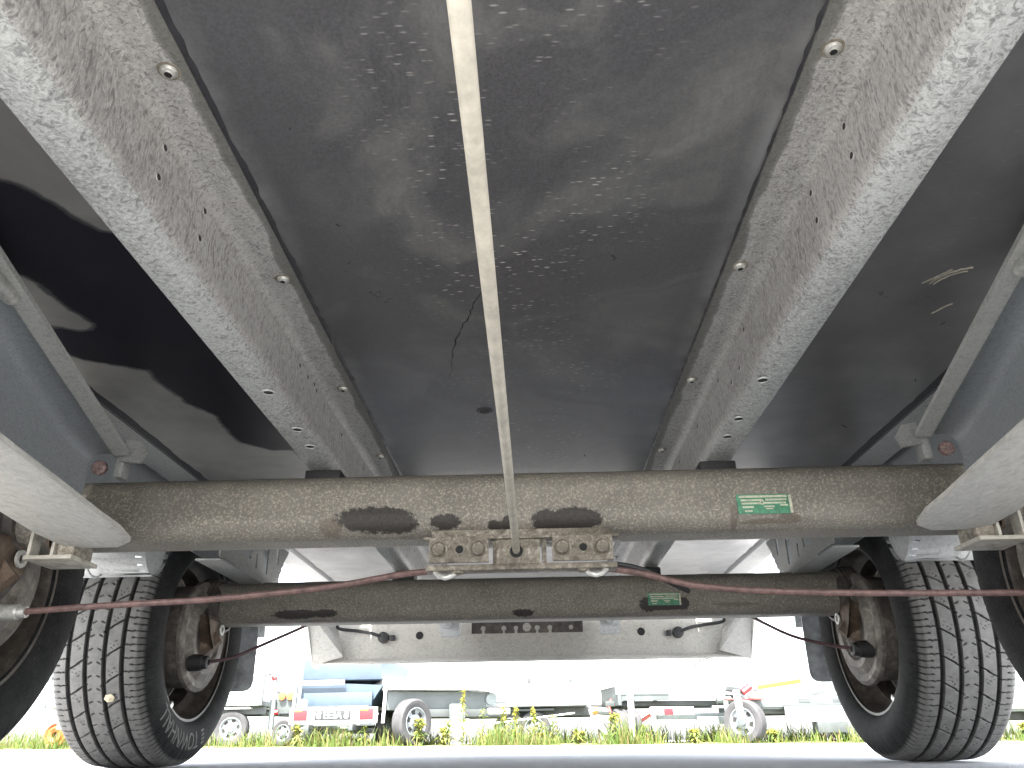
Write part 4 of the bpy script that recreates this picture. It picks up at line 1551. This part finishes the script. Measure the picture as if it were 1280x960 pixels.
part(t8, 'side_board', 'splinter', [((0, -.57, .60), (1.6, .03, .34))])
for x in (-.25,):
    wheel_on(t8, (x, -.5, .24), .24, .16)
part(t8, 'chassis', 'zinc_dark', [((0, -.3, .34), (1.6, .06, .1)), ((0, .3, .34), (1.6, .06, .1))])

# steel post
b = MB()
px_, py_ = 1.30, 11.35
b.lathe([(-.3, .042), (.66, .042), (.672, .034), (.674, .0001)], (0, 0, 1), (px_, py_, GZ(px_)), 20)
b.build('post', 'galv_bright', None, org=(px_, py_, GZ(px_)))
tag(bpy.data.objects['post'], 'plain galvanised steel post standing upright in the grass', 'post')

# ---- grass along the verge (one mass) and single tall weeds
def blades(n, seed, xr, yr, hr, wid):
    rg = np.random.default_rng(seed)
    x = rg.uniform(*xr, n)
    y = yr[0] + (yr[1] - yr[0]) * rg.uniform(0, 1, n) ** 1.6
    dens = np.array([.55 + .9 * mnoise.noise((a * 1.3, b_ * 1.0, 7)) for a, b_ in zip(x, y)])
    keep = rg.uniform(0, 1, n) < 1.5 * (dens - .34) + .07
    x, y, dens = x[keep], y[keep], dens[keep]
    n = len(x)
    h = (hr[0] + (hr[1] - hr[0]) * rg.uniform(0, 1, n) ** 2) * (.35 + 1.0 * np.clip(dens, 0, 1.3))
    a = rg.uniform(0, 2 * PI, n)
    lean = rg.uniform(.1, .75, n) * h
    la = rg.uniform(0, 2 * PI, n)
    w_ = rg.uniform(.6, 1.4, n) * wid
    z0 = -.0064 * x + .0
    V = np.zeros((n, 5, 3))
    ca, sa = np.cos(a), np.sin(a)
    for k, (t, ws) in enumerate(((0, 1), (0, -1), (.55, .75), (.55, -.75), (1, 0))):
        V[:, k, 0] = x + ca * w_ * ws + np.cos(la) * lean * t * t
        V[:, k, 1] = y + sa * w_ * ws + np.sin(la) * lean * t * t
        V[:, k, 2] = z0 + h * t * (1 - .25 * t * (lean / h))
    i = np.arange(n)[:, None] * 5
    F4 = i + np.array([[0, 1, 3, 2]])
    F3 = i + np.array([[2, 3, 4]])
    return V.reshape(-1, 3).tolist(), F4.tolist() + F3.tolist()


v_, f_ = blades(44000, 3, (-9, 9), (11.10, 13.4), (.05, .36), .006)
me = bpy.data.meshes.new('grass')
me.from_pydata(v_, [], f_)
me.materials.append(M['grass'])
o = bpy.data.objects.new('grass', me)
COL.objects.link(o)
tag(o, 'bright green and straw grass along the edge of the yard', 'grass', kind='stuff')


def weed(x, y, h, style, sd):
    rg = random.Random(sd)
    b = MB()
    lean = rg.uniform(-.05, .05) * h
    base = Vector((x, y, GZ(x)))
    stem = [base + Vector((lean * t * t, 0, h * t)) for t in (0, .3, .6, 1)]
    b.tube(stem, [.007, .006, .005, .003], 5)
    b.k = 0

    def leaf(b_, p, ang, L, wd, drop, up_):
        dx, dy = math.cos(ang), math.sin(ang)
        side = Vector((-dy, dx, 0)) * wd
        p = Vector(p)
        mid = p + Vector((dx * L * .5, dy * L * .5, L * up_))
        tip = p + Vector((dx * L, dy * L, L * (up_ - drop)))
        b_.add([p + side * .3, p - side * .3, mid - side, mid + side, tip], [(0, 1, 2, 3), (3, 2, 4)])
    n = int(26 if style != 'bush' else 70)
    for k in range(n):
        t = .05 + .93 * k / n
        p = base + Vector((lean * t * t, 0, h * t))
        sc = (1 - .65 * t)
        if style == 'bush':
            a = rg.uniform(0, 2 * PI)
            p = p + Vector((math.cos(a), math.sin(a), 0)) * h * .16 * rg.random()
        leaf(b, p, k * 2.4 + rg.uniform(-.3, .3), rg.uniform(.6, 1.1) * (.15 * sc + .03), rg.uniform(.012, .022), rg.uniform(.1, .5), rg.uniform(.15, .55))
    o_ = b.build('weed', 'leaf', None, org=base, smooth=0, fix=False)
    if style != 'leafy':
        b = MB()
        for k in range(46 if style == 'spike' else 40):
            t = rg.uniform(.62, 1.03) if style == 'spike' else rg.uniform(.75, 1.05)
            a = rg.uniform(0, 2 * PI)
            rr = (.034 if style == 'spike' else .085) * rg.uniform(.3, 1)
            p = base + Vector((lean * t * t + rr * math.cos(a), rr * math.sin(a), h * t))
            s_ = rg.uniform(.009, .017)
            b.add([p + Vector(q) * s_ for q in ((1, 0, 0), (-1, 0, 0), (0, 1, 0), (0, -1, 0), (0, 0, 1), (0, 0, -1))], [(0, 2, 4), (2, 1, 4), (1, 3, 4), (3, 0, 4), (2, 0, 5), (1, 2, 5), (3, 1, 5), (0, 3, 5)])
        b.build('bloom', 'bloom', o_, smooth=0, fix=False)
    return o_


WEEDS = [(578, 864, 'spike', 'tallest yellow-green flowering weed, in front of the round side lamp'), (629, 886, 'spike', 'thick weed spike left of a pair of slimmer spikes below the white boards'), (643, 887, 'spike', 'slim weed spike right beside the thick one below the white boards'),
         (667, 886, 'spike', 'broad-topped weed spike left of the jockey leg'), (689, 893, 'leafy', 'green leafy weed just left of the white jockey leg'), (676, 903, 'leafy', 'short pale weed between the broad spike and the jockey leg'),
         (602, 886, 'leafy', 'feathery green weed right of the tallest flowering one'), (524, 902, 'bush', 'bushy weed with pale flower heads against the large silver wheel'), (765, 893, 'bush', 'bushy weed with a yellow flower between red cable and post'),
         (561, 902, 'leafy', 'low green weed left of the tallest flowering one'), (555, 912, 'bush', 'straw-green tuft under the flatbed step'), (438, 908, 'leafy', 'light green weed below the number plate'), (455, 908, 'leafy', 'light green weed below the right tail lamp'),
         (800, 905, 'leafy', 'leafy weed right beside the steel post'), (720, 915, 'bush', 'low bush under the red cable loop'), (862, 912, 'bush', 'round clump left of the small jockey wheel'), (957, 915, 'bush', 'yellowish tuft right of the spoked wheel'), (372, 908, 'bush', 'yellow-green clump left under the lamp board'), (1262, 902, 'bush', 'green clump beyond the right rear tyre')]
for i, (px, py, st, lab) in enumerate(WEEDS):
    # photograph columns turned into places on the verge
    x = (-1.8 + .01105 * (px - 505)) * 11.35 / 11.5
    h = .094 + (925 - .0154 * (px - 505) - py) * .0101
    tag(weed(x, 11.35, max(.16, h), st, 40 + i), lab, 'weed', 'tall weeds in the verge')
for k in [o for o in bpy.data.objects if '_rz' in o]:
    del k['_rz']

# a dry leaf caught on the tread of the left rear tyre
b = MB()
lp_ = Vector((-.7893, 1.5435, .1295))
a_ = lp_ - Vector((lp_.x, 1.768, .2666))
nrm = a_.normalized()
tx_ = Vector((1, 0, 0))
ty_ = nrm.cross(tx_)
pts = [(-.010, -.002), (-.004, -.008), (.007, -.007), (.011, .001), (.005, .008), (-.006, .006)]
vs = [lp_ + nrm * (.0015 + .002 * abs(u + v)) * 1.0 + tx_ * u + ty_ * v for u, v in [(p[0], p[1]) for p in pts]]
vs += [v_ + nrm * .0008 for v_ in vs]
vs += [lp_ + nrm * .0045]
b.add(vs, [tuple(range(6)), ] + [(6 + i, 6 + (i + 1) % 6, 12) for i in range(6)] + [(i, (i + 1) % 6, 6 + (i + 1) % 6, 6 + i) for i in range(6)])
lf = b.build('dry_leaf', 'dryleaf', None, org=lp_, smooth=0)
tag(lf, 'small dry beige leaf stuck to the tread of the left rear tyre', 'leaf')
